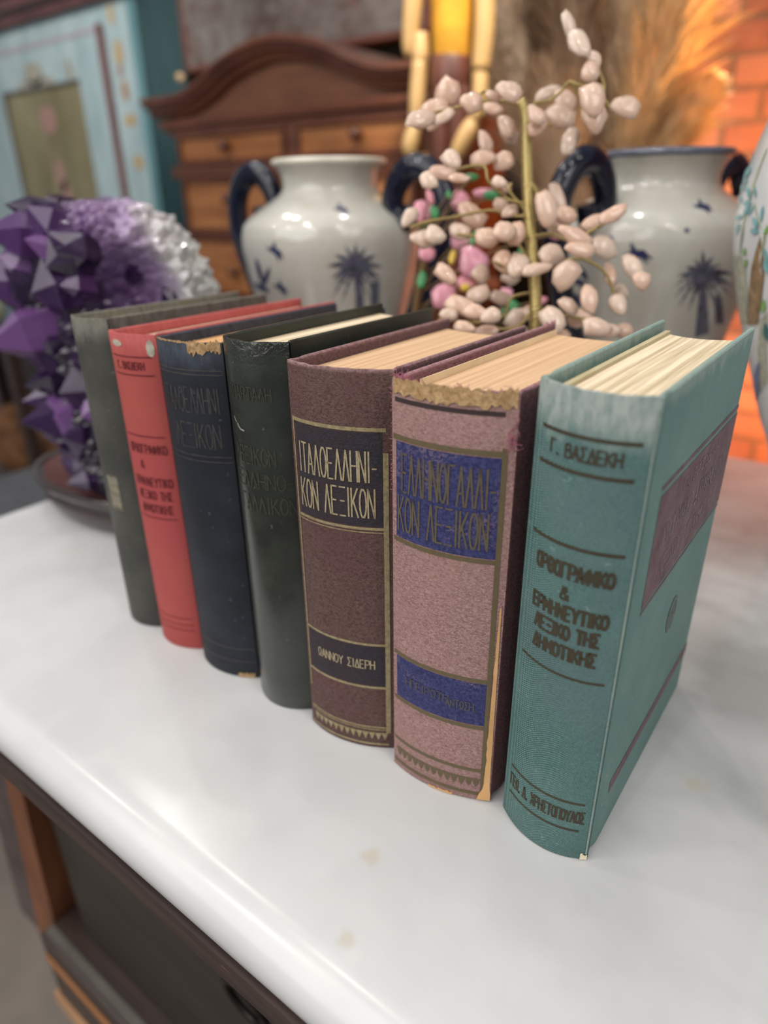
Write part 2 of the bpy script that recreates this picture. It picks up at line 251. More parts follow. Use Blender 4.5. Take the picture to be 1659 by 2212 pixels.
V1_PALM= [[(-0.645, 0.2258), (-0.682, 0.2238), (-0.674, 0.2195), (-0.706, 0.2169), (-0.704, 0.2125), (-0.731, 0.2092), (-0.734, 0.2045), (-0.757, 0.2006), (-0.765, 0.1957), (-0.783, 0.1911), (-0.776, 0.1908), (-0.759, 0.1955), (-0.733, 0.1995), (-0.723, 0.204), (-0.692, 0.2074), (-0.687, 0.2117), (-0.652, 0.2144), (-0.652, 0.2185), (-0.612, 0.2206), (-0.617, 0.2246)], [(-0.642, 0.2262), (-0.684, 0.2256), (-0.694, 0.2213), (-0.733, 0.2197), (-0.747, 0.2153), (-0.783, 0.2128), (-0.802, 0.2082), (-0.835, 0.2047), (-0.858, 0.1999), (-0.89, 0.1954), (-0.885, 0.1949), (-0.855, 0.1995), (-0.818, 0.203), (-0.794, 0.2074), (-0.755, 0.2099), (-0.736, 0.2141), (-0.694, 0.2157), (-0.678, 0.2197), (-0.632, 0.2204), (-0.621, 0.2242)], [(-0.637, 0.2265), (-0.671, 0.2275), (-0.688, 0.2241), (-0.72, 0.2241), (-0.739, 0.2205), (-0.769, 0.2194), (-0.791, 0.2157), (-0.82, 0.2135), (-0.844, 0.2095), (-0.872, 0.2062), (-0.87, 0.2055), (-0.842, 0.2091), (-0.812, 0.2113), (-0.787, 0.2147), (-0.755, 0.2158), (-0.733, 0.219), (-0.7, 0.2191), (-0.68, 0.2221), (-0.644, 0.2211), (-0.626, 0.224)], [(-0.631, 0.2265), (-0.658, 0.2286), (-0.687, 0.226), (-0.714, 0.2269), (-0.743, 0.2242), (-0.77, 0.224), (-0.799, 0.2211), (-0.827, 0.2198), (-0.856, 0.2167), (-0.885, 0.2142), (-0.886, 0.2136), (-0.856, 0.2162), (-0.828, 0.2176), (-0.8, 0.22), (-0.772, 0.2203), (-0.744, 0.2226), (-0.717, 0.2217), (-0.688, 0.2239), (-0.661, 0.2218), (-0.632, 0.2239)], [(-0.625, 0.2264), (-0.649, 0.2295), (-0.692, 0.2283), (-0.717, 0.2304), (-0.757, 0.2291), (-0.784, 0.2301), (-0.821, 0.2286), (-0.85, 0.2286), (-0.886, 0.227), (-0.918, 0.2259), (-0.922, 0.2253), (-0.889, 0.2266), (-0.861, 0.2266), (-0.826, 0.2277), (-0.801, 0.2267), (-0.764, 0.2277), (-0.741, 0.2257), (-0.701, 0.2264), (-0.68, 0.2234), (-0.637, 0.224)], [(-0.62, 0.2261), (-0.628, 0.2296), (-0.671, 0.23), (-0.682, 0.2327), (-0.72, 0.2329), (-0.735, 0.2348), (-0.769, 0.2348), (-0.787, 0.2359), (-0.817, 0.2358), (-0.839, 0.2361), (-0.844, 0.2357), (-0.821, 0.2355), (-0.804, 0.2345), (-0.777, 0.2342), (-0.765, 0.2323), (-0.733, 0.2319), (-0.724, 0.2292), (-0.688, 0.2286), (-0.683, 0.2251), (-0.642, 0.2243)], [(-0.617, 0.2257), (-0.609, 0.2291), (-0.646, 0.2309), (-0.643, 0.2338), (-0.674, 0.2354), (-0.675, 0.2379), (-0.701, 0.2393), (-0.707, 0.2412), (-0.727, 0.2425), (-0.738, 0.2439), (-0.744, 0.2437), (-0.732, 0.2423), (-0.729, 0.2405), (-0.711, 0.2389), (-0.713, 0.2366), (-0.69, 0.2349), (-0.697, 0.232), (-0.668, 0.2302), (-0.68, 0.2268), (-0.645, 0.2248)], [(-0.616, 0.2252), (-0.593, 0.2277), (-0.62, 0.2304), (-0.602, 0.2328), (-0.623, 0.2353), (-0.611, 0.2376), (-0.625, 0.2399), (-0.618, 0.242), (-0.627, 0.2441), (-0.626, 0.2461), (-0.633, 0.2461), (-0.633, 0.2441), (-0.643, 0.2421), (-0.637, 0.2399), (-0.653, 0.2377), (-0.641, 0.2353), (-0.661, 0.233), (-0.643, 0.2305), (-0.67, 0.228), (-0.646, 0.2253)], [(-0.617, 0.2247), (-0.582, 0.2264), (-0.595, 0.2298), (-0.566, 0.2315), (-0.573, 0.2343), (-0.549, 0.2358), (-0.551, 0.2382), (-0.532, 0.2395), (-0.527, 0.2413), (-0.513, 0.2426), (-0.52, 0.2428), (-0.533, 0.2415), (-0.555, 0.2404), (-0.562, 0.2386), (-0.589, 0.2373), (-0.59, 0.235), (-0.622, 0.2336), (-0.618, 0.2307), (-0.654, 0.2292), (-0.645, 0.2258)], [(-0.62, 0.2243), (-0.579, 0.2247), (-0.575, 0.228), (-0.538, 0.2283), (-0.53, 0.2309), (-0.497, 0.231), (-0.484, 0.2327), (-0.454, 0.2328), (-0.437, 0.2336), (-0.411, 0.2336), (-0.417, 0.234), (-0.442, 0.234), (-0.474, 0.2344), (-0.494, 0.2335), (-0.529, 0.2337), (-0.544, 0.232), (-0.583, 0.2321), (-0.593, 0.2296), (-0.636, 0.2296), (-0.642, 0.2262)], [(-0.625, 0.224), (-0.584, 0.223), (-0.564, 0.2258), (-0.525, 0.2246), (-0.502, 0.2264), (-0.463, 0.2251), (-0.437, 0.2258), (-0.399, 0.2244), (-0.368, 0.224), (-0.33, 0.2224), (-0.335, 0.2231), (-0.371, 0.2245), (-0.412, 0.2265), (-0.443, 0.2268), (-0.483, 0.2286), (-0.51, 0.2279), (-0.551, 0.2296), (-0.575, 0.2278), (-0.617, 0.2293), (-0.637, 0.2264)], [(-0.631, 0.2239), (-0.6, 0.2216), (-0.572, 0.2235), (-0.54, 0.221), (-0.51, 0.2217), (-0.478, 0.2192), (-0.446, 0.2187), (-0.411, 0.216), (-0.377, 0.2143), (-0.339, 0.2114), (-0.34, 0.212), (-0.377, 0.2148), (-0.414, 0.2182), (-0.447, 0.2198), (-0.481, 0.2229), (-0.511, 0.2233), (-0.544, 0.2263), (-0.573, 0.2256), (-0.604, 0.2284), (-0.632, 0.2265)], [(-0.636, 0.224), (-0.614, 0.2208), (-0.574, 0.2215), (-0.549, 0.2181), (-0.509, 0.2177), (-0.48, 0.2141), (-0.44, 0.2125), (-0.403, 0.2088), (-0.36, 0.206), (-0.317, 0.2019), (-0.314, 0.2025), (-0.358, 0.2064), (-0.396, 0.2108), (-0.435, 0.2135), (-0.465, 0.2176), (-0.503, 0.2191), (-0.528, 0.223), (-0.566, 0.2234), (-0.588, 0.2271), (-0.626, 0.2264)], [(-0.641, 0.2243), (-0.634, 0.2207), (-0.592, 0.22), (-0.579, 0.2163), (-0.54, 0.2147), (-0.522, 0.2107), (-0.482, 0.2082), (-0.457, 0.204), (-0.418, 0.2005), (-0.385, 0.196), (-0.379, 0.1964), (-0.414, 0.2008), (-0.439, 0.2056), (-0.474, 0.209), (-0.492, 0.2134), (-0.527, 0.2158), (-0.538, 0.22), (-0.575, 0.2215), (-0.581, 0.2255), (-0.621, 0.2262)], [(-0.645, 0.2247), (-0.651, 0.221), (-0.611, 0.2188), (-0.612, 0.2148), (-0.576, 0.212), (-0.569, 0.2079), (-0.536, 0.2044), (-0.523, 0.2), (-0.492, 0.1959), (-0.471, 0.1912), (-0.463, 0.1914), (-0.486, 0.1961), (-0.498, 0.2008), (-0.524, 0.2048), (-0.529, 0.2093), (-0.559, 0.2127), (-0.556, 0.2169), (-0.589, 0.2196), (-0.58, 0.2236), (-0.618, 0.2257)], [(-0.661, 0.221), (-0.591, 0.2207), (-0.536, 0.1958), (-0.478, 0.1671), (-0.613, 0.1679), (-0.624, 0.1962)], [(-0.457, 0.2081), (-0.356, 0.2102), (-0.294, 0.1704), (-0.418, 0.1714)]]
V1_BIRDS= [[[(-0.838, 0.2765), (-0.767, 0.2776), (-0.747, 0.2826), (-0.718, 0.2776), (-0.671, 0.2773), (-0.641, 0.2718), (-0.684, 0.2733), (-0.684, 0.2696), (-0.717, 0.2735), (-0.767, 0.2746)]], [[(-1.618, 0.2423), (-1.521, 0.2423), (-1.483, 0.2485), (-1.465, 0.2412), (-1.414, 0.2398), (-1.389, 0.2312), (-1.437, 0.2345), (-1.448, 0.2291), (-1.476, 0.2354), (-1.533, 0.2382)]], [[(-1.606, 0.2068), (-1.518, 0.207), (-1.472, 0.2127), (-1.47, 0.2061), (-1.426, 0.2049), (-1.412, 0.1973), (-1.453, 0.2001), (-1.467, 0.1953), (-1.489, 0.2009), (-1.538, 0.2033)]], [[(-1.815, 0.2322), (-1.839, 0.2275), (-1.85, 0.2229), (-1.849, 0.2184), (-1.836, 0.2142), (-1.818, 0.21), (-1.788, 0.2061), (-1.758, 0.2111), (-1.747, 0.2158), (-1.748, 0.2202), (-1.759, 0.2244), (-1.781, 0.2284)], [(-1.589, 0.2242), (-1.639, 0.2209), (-1.684, 0.2174), (-1.724, 0.2137), (-1.765, 0.2098), (-1.802, 0.2057), (-1.831, 0.2013), (-1.753, 0.2051), (-1.696, 0.2088), (-1.652, 0.2126), (-1.623, 0.2164), (-1.602, 0.2202)], [(-2.039, 0.205), (-1.999, 0.2024), (-1.944, 0.2005), (-1.885, 0.1992), (-1.821, 0.1984), (-1.755, 0.1981), (-1.687, 0.1984), (-1.708, 0.2012), (-1.741, 0.2033), (-1.783, 0.2048), (-1.841, 0.2057), (-1.918, 0.2059)]]]
V2_PALM= [[(-0.825, 0.2228), (-0.854, 0.2209), (-0.836, 0.217), (-0.859, 0.2145), (-0.845, 0.2105), (-0.86, 0.2075), (-0.849, 0.2032), (-0.858, 0.1996), (-0.85, 0.1951), (-0.853, 0.1909), (-0.845, 0.1906), (-0.845, 0.1949), (-0.833, 0.1986), (-0.837, 0.2028), (-0.819, 0.2059), (-0.827, 0.2098), (-0.802, 0.2124), (-0.814, 0.2161), (-0.781, 0.2181), (-0.797, 0.2217)], [(-0.823, 0.2231), (-0.861, 0.2225), (-0.859, 0.2186), (-0.892, 0.2172), (-0.893, 0.2131), (-0.919, 0.2108), (-0.923, 0.2066), (-0.943, 0.2035), (-0.95, 0.1991), (-0.965, 0.195), (-0.959, 0.1946), (-0.946, 0.1987), (-0.923, 0.2019), (-0.913, 0.2059), (-0.886, 0.2083), (-0.879, 0.212), (-0.845, 0.2136), (-0.84, 0.2172), (-0.8, 0.2178), (-0.799, 0.2213)], [(-0.819, 0.2233), (-0.857, 0.2241), (-0.869, 0.2209), (-0.902, 0.2207), (-0.915, 0.2173), (-0.944, 0.2161), (-0.958, 0.2126), (-0.982, 0.2104), (-0.997, 0.2067), (-1.017, 0.2035), (-1.013, 0.2029), (-0.994, 0.2063), (-0.969, 0.2085), (-0.952, 0.2117), (-0.923, 0.2129), (-0.906, 0.216), (-0.871, 0.2162), (-0.856, 0.2191), (-0.816, 0.2183), (-0.803, 0.2211)], [(-0.814, 0.2234), (-0.849, 0.2253), (-0.872, 0.2229), (-0.903, 0.2237), (-0.926, 0.2212), (-0.953, 0.221), (-0.975, 0.2183), (-1.001, 0.2171), (-1.023, 0.2143), (-1.046, 0.2121), (-1.044, 0.2115), (-1.022, 0.2139), (-0.997, 0.2152), (-0.974, 0.2174), (-0.946, 0.2176), (-0.922, 0.2198), (-0.892, 0.219), (-0.867, 0.221), (-0.833, 0.2192), (-0.808, 0.221)], [(-0.808, 0.2233), (-0.833, 0.2259), (-0.865, 0.2246), (-0.888, 0.2262), (-0.916, 0.2248), (-0.938, 0.2255), (-0.964, 0.2239), (-0.985, 0.2237), (-1.009, 0.222), (-1.03, 0.2209), (-1.031, 0.2203), (-1.01, 0.2216), (-0.99, 0.2219), (-0.966, 0.2231), (-0.945, 0.2224), (-0.919, 0.2235), (-0.897, 0.2219), (-0.869, 0.2229), (-0.846, 0.2203), (-0.813, 0.2211)], [(-0.804, 0.223), (-0.814, 0.2258), (-0.849, 0.2257), (-0.861, 0.2277), (-0.891, 0.2274), (-0.904, 0.2287), (-0.929, 0.2283), (-0.944, 0.2288), (-0.965, 0.2283), (-0.981, 0.2281), (-0.985, 0.2277), (-0.968, 0.228), (-0.956, 0.2275), (-0.935, 0.2277), (-0.924, 0.2264), (-0.899, 0.2264), (-0.89, 0.2245), (-0.861, 0.2244), (-0.852, 0.2216), (-0.818, 0.2214)], [(-0.799, 0.2226), (-0.797, 0.2253), (-0.833, 0.2264), (-0.833, 0.2285), (-0.863, 0.2295), (-0.867, 0.2312), (-0.891, 0.232), (-0.898, 0.2332), (-0.917, 0.2339), (-0.927, 0.2347), (-0.932, 0.2345), (-0.92, 0.2337), (-0.916, 0.2325), (-0.899, 0.2316), (-0.898, 0.23), (-0.876, 0.229), (-0.878, 0.2268), (-0.85, 0.2257), (-0.856, 0.2231), (-0.822, 0.2218)], [(-0.797, 0.2222), (-0.782, 0.2246), (-0.814, 0.2271), (-0.805, 0.2295), (-0.831, 0.2318), (-0.826, 0.234), (-0.846, 0.2362), (-0.845, 0.2382), (-0.857, 0.2402), (-0.861, 0.2421), (-0.867, 0.2421), (-0.862, 0.2402), (-0.867, 0.2382), (-0.856, 0.2362), (-0.864, 0.2341), (-0.847, 0.2318), (-0.859, 0.2296), (-0.836, 0.2272), (-0.853, 0.2248), (-0.825, 0.2222)], [(-0.797, 0.2217), (-0.769, 0.2231), (-0.79, 0.226), (-0.768, 0.2273), (-0.782, 0.2296), (-0.764, 0.2308), (-0.772, 0.2327), (-0.759, 0.2338), (-0.76, 0.2352), (-0.752, 0.2361), (-0.759, 0.2363), (-0.766, 0.2353), (-0.782, 0.2345), (-0.783, 0.2331), (-0.804, 0.2321), (-0.799, 0.2302), (-0.824, 0.2292), (-0.813, 0.2267), (-0.842, 0.2256), (-0.825, 0.2227)], [(-0.798, 0.2214), (-0.762, 0.2216), (-0.768, 0.2246), (-0.735, 0.2247), (-0.735, 0.2269), (-0.705, 0.2269), (-0.698, 0.2284), (-0.671, 0.2283), (-0.658, 0.2289), (-0.634, 0.2288), (-0.64, 0.2292), (-0.663, 0.2293), (-0.694, 0.2297), (-0.709, 0.229), (-0.743, 0.2294), (-0.75, 0.2279), (-0.786, 0.2281), (-0.789, 0.2259), (-0.827, 0.226), (-0.823, 0.2231)], [(-0.802, 0.2211), (-0.758, 0.2203), (-0.744, 0.223), (-0.7, 0.2221), (-0.68, 0.2238), (-0.635, 0.2227), (-0.608, 0.2235), (-0.562, 0.2223), (-0.525, 0.222), (-0.475, 0.2206), (-0.482, 0.2212), (-0.529, 0.2224), (-0.581, 0.2241), (-0.616, 0.2243), (-0.665, 0.2259), (-0.692, 0.2251), (-0.738, 0.2265), (-0.759, 0.2247), (-0.805, 0.226), (-0.82, 0.2233)], [(-0.807, 0.221), (-0.768, 0.219), (-0.742, 0.2207), (-0.701, 0.2185), (-0.67, 0.2192), (-0.625, 0.2168), (-0.586, 0.2164), (-0.536, 0.2139), (-0.486, 0.2124), (-0.422, 0.2095), (-0.428, 0.2102), (-0.489, 0.2128), (-0.546, 0.216), (-0.59, 0.2174), (-0.639, 0.2203), (-0.675, 0.2206), (-0.719, 0.2233), (-0.749, 0.2226), (-0.79, 0.2251), (-0.815, 0.2234)], [(-0.812, 0.2211), (-0.781, 0.2182), (-0.744, 0.2188), (-0.708, 0.2158), (-0.666, 0.2153), (-0.623, 0.2121), (-0.574, 0.2106), (-0.519, 0.2071), (-0.456, 0.2044), (-0.383, 0.2005), (-0.383, 0.2011), (-0.456, 0.2048), (-0.519, 0.209), (-0.574, 0.2115), (-0.621, 0.2153), (-0.664, 0.2167), (-0.702, 0.2202), (-0.741, 0.2206), (-0.774, 0.2239), (-0.809, 0.2233)], [(-0.818, 0.2214), (-0.802, 0.2182), (-0.762, 0.2178), (-0.741, 0.2145), (-0.7, 0.2132), (-0.67, 0.2097), (-0.624, 0.2075), (-0.584, 0.2037), (-0.532, 0.2006), (-0.479, 0.1965), (-0.475, 0.197), (-0.529, 0.2009), (-0.572, 0.2052), (-0.618, 0.2082), (-0.651, 0.2121), (-0.692, 0.2142), (-0.713, 0.2179), (-0.751, 0.2191), (-0.767, 0.2227), (-0.804, 0.2231)], [(-0.822, 0.2217), (-0.822, 0.2189), (-0.784, 0.2175), (-0.778, 0.2145), (-0.741, 0.2125), (-0.727, 0.2093), (-0.69, 0.2068), (-0.668, 0.2033), (-0.63, 0.2002), (-0.599, 0.1965), (-0.592, 0.1968), (-0.625, 0.2004), (-0.647, 0.2041), (-0.68, 0.2072), (-0.694, 0.2107), (-0.728, 0.2131), (-0.732, 0.2164), (-0.766, 0.2183), (-0.764, 0.2214), (-0.8, 0.2227)], [(-0.828, 0.2172), (-0.772, 0.2171), (-0.685, 0.1987), (-0.5, 0.1679), (-0.678, 0.1646), (-0.744, 0.1864), (-0.778, 0.199)], [(-0.627, 0.2025), (-0.531, 0.202), (-0.292, 0.1749), (-0.445, 0.1762)]]
V2_BIRDS= [[[(-0.936, 0.2758), (-0.848, 0.2773), (-0.791, 0.2829), (-0.79, 0.2774), (-0.733, 0.2773), (-0.723, 0.2713), (-0.77, 0.2729), (-0.786, 0.2688), (-0.81, 0.2729), (-0.862, 0.274)]], [[(-1.549, 0.2372), (-1.475, 0.2406), (-1.496, 0.2487), (-1.421, 0.2415), (-1.367, 0.2419), (-1.273, 0.234), (-1.341, 0.2355), (-1.302, 0.2295), (-1.381, 0.235), (-1.45, 0.2358)]], [[(-2.643, 0.1952), (-2.253, 0.1999), (-2.184, 0.2098), (-2.129, 0.2), (-2.03, 0.1993), (-1.954, 0.1882), (-2.052, 0.1914), (-2.047, 0.1838), (-2.132, 0.1916), (-2.271, 0.1937)]], [[(-1.052, 0.2575), (-1.043, 0.2564), (-1.035, 0.2559), (-1.026, 0.2557), (-1.019, 0.2559), (-1.011, 0.2564), (-1.004, 0.2575), (-1.013, 0.2585), (-1.022, 0.2591), (-1.03, 0.2593), (-1.038, 0.2591), (-1.045, 0.2585)], [(-1.693, 0.2511), (-1.684, 0.2502), (-1.677, 0.2498), (-1.67, 0.2496), (-1.663, 0.2498), (-1.658, 0.2503), (-1.653, 0.2512), (-1.662, 0.252), (-1.67, 0.2525), (-1.678, 0.2526), (-1.684, 0.2524), (-1.689, 0.252)], [(-2.012, 0.2265), (-2.01, 0.2234), (-1.999, 0.2207), (-1.981, 0.2183), (-1.956, 0.2162), (-1.926, 0.2145), (-1.888, 0.2131), (-1.891, 0.2162), (-1.902, 0.2188), (-1.919, 0.2212), (-1.942, 0.2233), (-1.973, 0.2251)], [(-2.164, 0.2128), (-2.121, 0.2108), (-2.076, 0.2093), (-2.029, 0.2084), (-1.982, 0.208), (-1.935, 0.2081), (-1.886, 0.2088), (-1.919, 0.211), (-1.956, 0.2125), (-1.997, 0.2135), (-2.046, 0.2139), (-2.1, 0.2137)]]]
J_LEAF= [[(-2.955, 0.3132), (-2.957, 0.314), (-2.958, 0.315), (-2.907, 0.3158), (-2.959, 0.3174), (-2.959, 0.3188), (-2.958, 0.3203), (-2.956, 0.3196), (-2.955, 0.3186), (-2.954, 0.3175), (-2.954, 0.3163), (-2.954, 0.3148)], [(-2.957, 0.3227), (-2.958, 0.3237), (-2.958, 0.3248), (-2.959, 0.326), (-2.959, 0.3272), (-2.959, 0.3285), (-2.959, 0.3299), (-2.958, 0.3289), (-2.957, 0.3278), (-2.956, 0.3266), (-2.956, 0.3253), (-2.956, 0.324)], [(-2.881, 0.2949), (-2.795, 0.2955), (-2.758, 0.2965), (-2.739, 0.2976), (-2.733, 0.299), (-2.739, 0.3005), (-2.761, 0.3023), (-2.821, 0.3017), (-2.889, 0.3008), (-2.954, 0.2998), (-2.953, 0.2984), (-2.953, 0.2968)], [(-2.759, 0.2904), (-2.741, 0.2911), (-2.735, 0.2919), (-2.737, 0.2927), (-2.75, 0.2935), (-2.774, 0.2945), (-2.819, 0.2955), (-2.852, 0.2948), (-2.867, 0.294), (-2.86, 0.2931), (-2.834, 0.2922), (-2.8, 0.2913)], [(-2.953, 0.3021), (-2.953, 0.3037), (-2.954, 0.3053), (-2.954, 0.307), (-2.954, 0.3087), (-2.953, 0.3105), (-2.952, 0.3123), (-2.951, 0.3107), (-2.951, 0.309), (-2.951, 0.3074), (-2.951, 0.3056), (-2.952, 0.3039)], [(-2.898, 0.2843), (-2.926, 0.2832), (-2.905, 0.2822), (-2.87, 0.2812), (-2.833, 0.2803), (-2.795, 0.2794), (-2.756, 0.2786), (-2.751, 0.2796), (-2.755, 0.2806), (-2.766, 0.2816), (-2.787, 0.2825), (-2.822, 0.2834)], [(-2.719, 0.2904), (-2.711, 0.2887), (-2.698, 0.2872), (-2.681, 0.2857), (-2.657, 0.2842), (-2.631, 0.2829), (-2.6, 0.2816), (-2.601, 0.2833), (-2.609, 0.2848), (-2.622, 0.2862), (-2.642, 0.2877), (-2.673, 0.289)], [(-2.693, 0.2782), (-2.655, 0.2777), (-2.627, 0.2775), (-2.607, 0.2777), (-2.591, 0.2782), (-2.58, 0.279), (-2.574, 0.2802), (-2.603, 0.2808), (-2.628, 0.281), (-2.65, 0.2808), (-2.67, 0.2803), (-2.685, 0.2795)], [(-2.646, 0.27), (-2.621, 0.2714), (-2.604, 0.2728), (-2.593, 0.2743), (-2.587, 0.2759), (-2.587, 0.2776), (-2.592, 0.2794), (-2.615, 0.2781), (-2.633, 0.2767), (-2.646, 0.2752), (-2.652, 0.2736), (-2.653, 0.2719)], [(-2.587, 0.2709), (-2.569, 0.2721), (-2.556, 0.2733), (-2.546, 0.2746), (-2.539, 0.2759), (-2.534, 0.2773), (-2.533, 0.2787), (-2.548, 0.2776), (-2.561, 0.2765), (-2.571, 0.2752), (-2.58, 0.2738), (-2.585, 0.2724)], [(-2.513, 0.271), (-2.516, 0.2695), (-2.513, 0.2681), (-2.504, 0.2669), (-2.492, 0.2657), (-2.478, 0.2646), (-2.458, 0.2637), (-2.453, 0.2652), (-2.454, 0.2665), (-2.461, 0.2678), (-2.474, 0.2689), (-2.49, 0.27)], [(-2.526, 0.2626), (-2.512, 0.2614), (-2.496, 0.2607), (-2.481, 0.2604), (-2.466, 0.2606), (-2.45, 0.2611), (-2.435, 0.2621), (-2.447, 0.2632), (-2.461, 0.2639), (-2.475, 0.2642), (-2.491, 0.2641), (-2.508, 0.2636)], [(-2.434, 0.2676), (-2.428, 0.2693), (-2.425, 0.2711), (-2.425, 0.2728), (-2.428, 0.2746), (-2.433, 0.2764), (-2.442, 0.2782), (-2.448, 0.2766), (-2.452, 0.2748), (-2.451, 0.2731), (-2.449, 0.2713), (-2.443, 0.2694)], [(-2.844, 0.268), (-2.77, 0.268), (-2.729, 0.2682), (-2.701, 0.2686), (-2.683, 0.2693), (-2.671, 0.2703), (-2.668, 0.2715), (-2.706, 0.2717), (-2.743, 0.2715), (-2.777, 0.271), (-2.809, 0.2703), (-2.833, 0.2693)], [(-2.741, 0.258), (-2.717, 0.2597), (-2.703, 0.2613), (-2.694, 0.2628), (-2.692, 0.2644), (-2.694, 0.266), (-2.71, 0.2675), (-2.724, 0.266), (-2.741, 0.2644), (-2.751, 0.2628), (-2.755, 0.2612), (-2.752, 0.2596)], [(-2.377, 0.2528), (-2.379, 0.2507), (-2.377, 0.2486), (-2.372, 0.2466), (-2.365, 0.2447), (-2.355, 0.2428), (-2.342, 0.241), (-2.337, 0.2432), (-2.337, 0.2453), (-2.34, 0.2473), (-2.349, 0.2492), (-2.361, 0.2511)], [(-2.584, 0.2897), (-2.58, 0.2884), (-2.576, 0.2871), (-2.569, 0.2858), (-2.56, 0.2846), (-2.548, 0.2833), (-2.533, 0.2821), (-2.534, 0.2834), (-2.537, 0.2847), (-2.543, 0.2859), (-2.553, 0.2872), (-2.565, 0.2885)], [(-2.784, 0.2849), (-2.77, 0.286), (-2.765, 0.2871), (-2.768, 0.2882), (-2.785, 0.2894), (-2.813, 0.2906), (-2.869, 0.2919), (-2.89, 0.2908), (-2.888, 0.2897), (-2.867, 0.2885), (-2.843, 0.2873), (-2.817, 0.2861)], [(-2.367, 0.2462), (-2.376, 0.2443), (-2.38, 0.2425), (-2.378, 0.2408), (-2.372, 0.2392), (-2.361, 0.2377), (-2.344, 0.2364), (-2.336, 0.2383), (-2.333, 0.2402), (-2.334, 0.2418), (-2.34, 0.2434), (-2.35, 0.2449)], [(-2.379, 0.2049), (-2.396, 0.2022), (-2.407, 0.1997), (-2.41, 0.1973), (-2.407, 0.1951), (-2.395, 0.1931), (-2.378, 0.1913), (-2.359, 0.1941), (-2.349, 0.1966), (-2.347, 0.1989), (-2.351, 0.2011), (-2.361, 0.2031)]]
J_GREEN= [[(-2.59, 0.2455), (-2.572, 0.2465), (-2.562, 0.2475), (-2.558, 0.2485), (-2.558, 0.2494), (-2.563, 0.2504), (-2.573, 0.2514), (-2.588, 0.2504), (-2.597, 0.2494), (-2.602, 0.2485), (-2.602, 0.2475), (-2.598, 0.2465)], [(-2.574, 0.2385), (-2.558, 0.2395), (-2.546, 0.2406), (-2.54, 0.2416), (-2.538, 0.2426), (-2.54, 0.2436), (-2.548, 0.2446), (-2.564, 0.2436), (-2.576, 0.2425), (-2.583, 0.2415), (-2.585, 0.2405), (-2.583, 0.2395)], [(-2.401, 0.2101), (-2.384, 0.2119), (-2.373, 0.2137), (-2.367, 0.2153), (-2.365, 0.217), (-2.369, 0.2186), (-2.377, 0.2201), (-2.394, 0.2183), (-2.406, 0.2166), (-2.412, 0.2149), (-2.414, 0.2132), (-2.411, 0.2116)], [(-2.392, 0.2605), (-2.379, 0.2612), (-2.369, 0.262), (-2.362, 0.263), (-2.357, 0.264), (-2.355, 0.2651), (-2.356, 0.2663), (-2.369, 0.2656), (-2.378, 0.2648), (-2.386, 0.2638), (-2.391, 0.2628), (-2.393, 0.2617)]]
J_STEM= [[(-2.6, 0.3118), (-2.606, 0.3034), (-2.611, 0.2926), (-2.617, 0.286), (-2.602, 0.2858), (-2.596, 0.2924), (-2.591, 0.3031), (-2.584, 0.3114)], [(-2.647, 0.2466), (-2.621, 0.2586), (-2.619, 0.2702), (-2.6, 0.2803), (-2.58, 0.2902), (-2.595, 0.2904), (-2.615, 0.2805), (-2.635, 0.2702), (-2.638, 0.2586), (-2.666, 0.2466)], [(-2.547, 0.2792), (-2.495, 0.2727), (-2.433, 0.2641), (-2.424, 0.2643), (-2.485, 0.2729), (-2.535, 0.2794)], [(-2.379, 0.2667), (-2.395, 0.259), (-2.403, 0.2466), (-2.393, 0.2466), (-2.386, 0.2589), (-2.37, 0.2666)]]
J_TRUNK= [[(-2.423, 0.2599), (-2.453, 0.2507), (-2.501, 0.2386), (-2.547, 0.2225), (-2.619, 0.1987), (-2.472, 0.2014), (-2.408, 0.2184), (-2.377, 0.2354), (-2.367, 0.2469), (-2.391, 0.2421), (-2.414, 0.2396), (-2.399, 0.25)]]
J_PALE= [[(-2.956, 0.2415), (-2.657, 0.246), (-2.568, 0.2391), (-2.568, 0.2222), (-2.64, 0.1983), (-2.981, 0.1924), (-2.97, 0.21)], [(-2.44, 0.2057), (-2.358, 0.212), (-2.444, 0.1617), (-2.574, 0.1504), (-2.556, 0.1712)]]
J_BLUE= [[(-2.597, 0.1689), (-2.51, 0.1748), (-2.605, 0.1496), (-2.833, 0.1359), (-2.753, 0.1517)]]
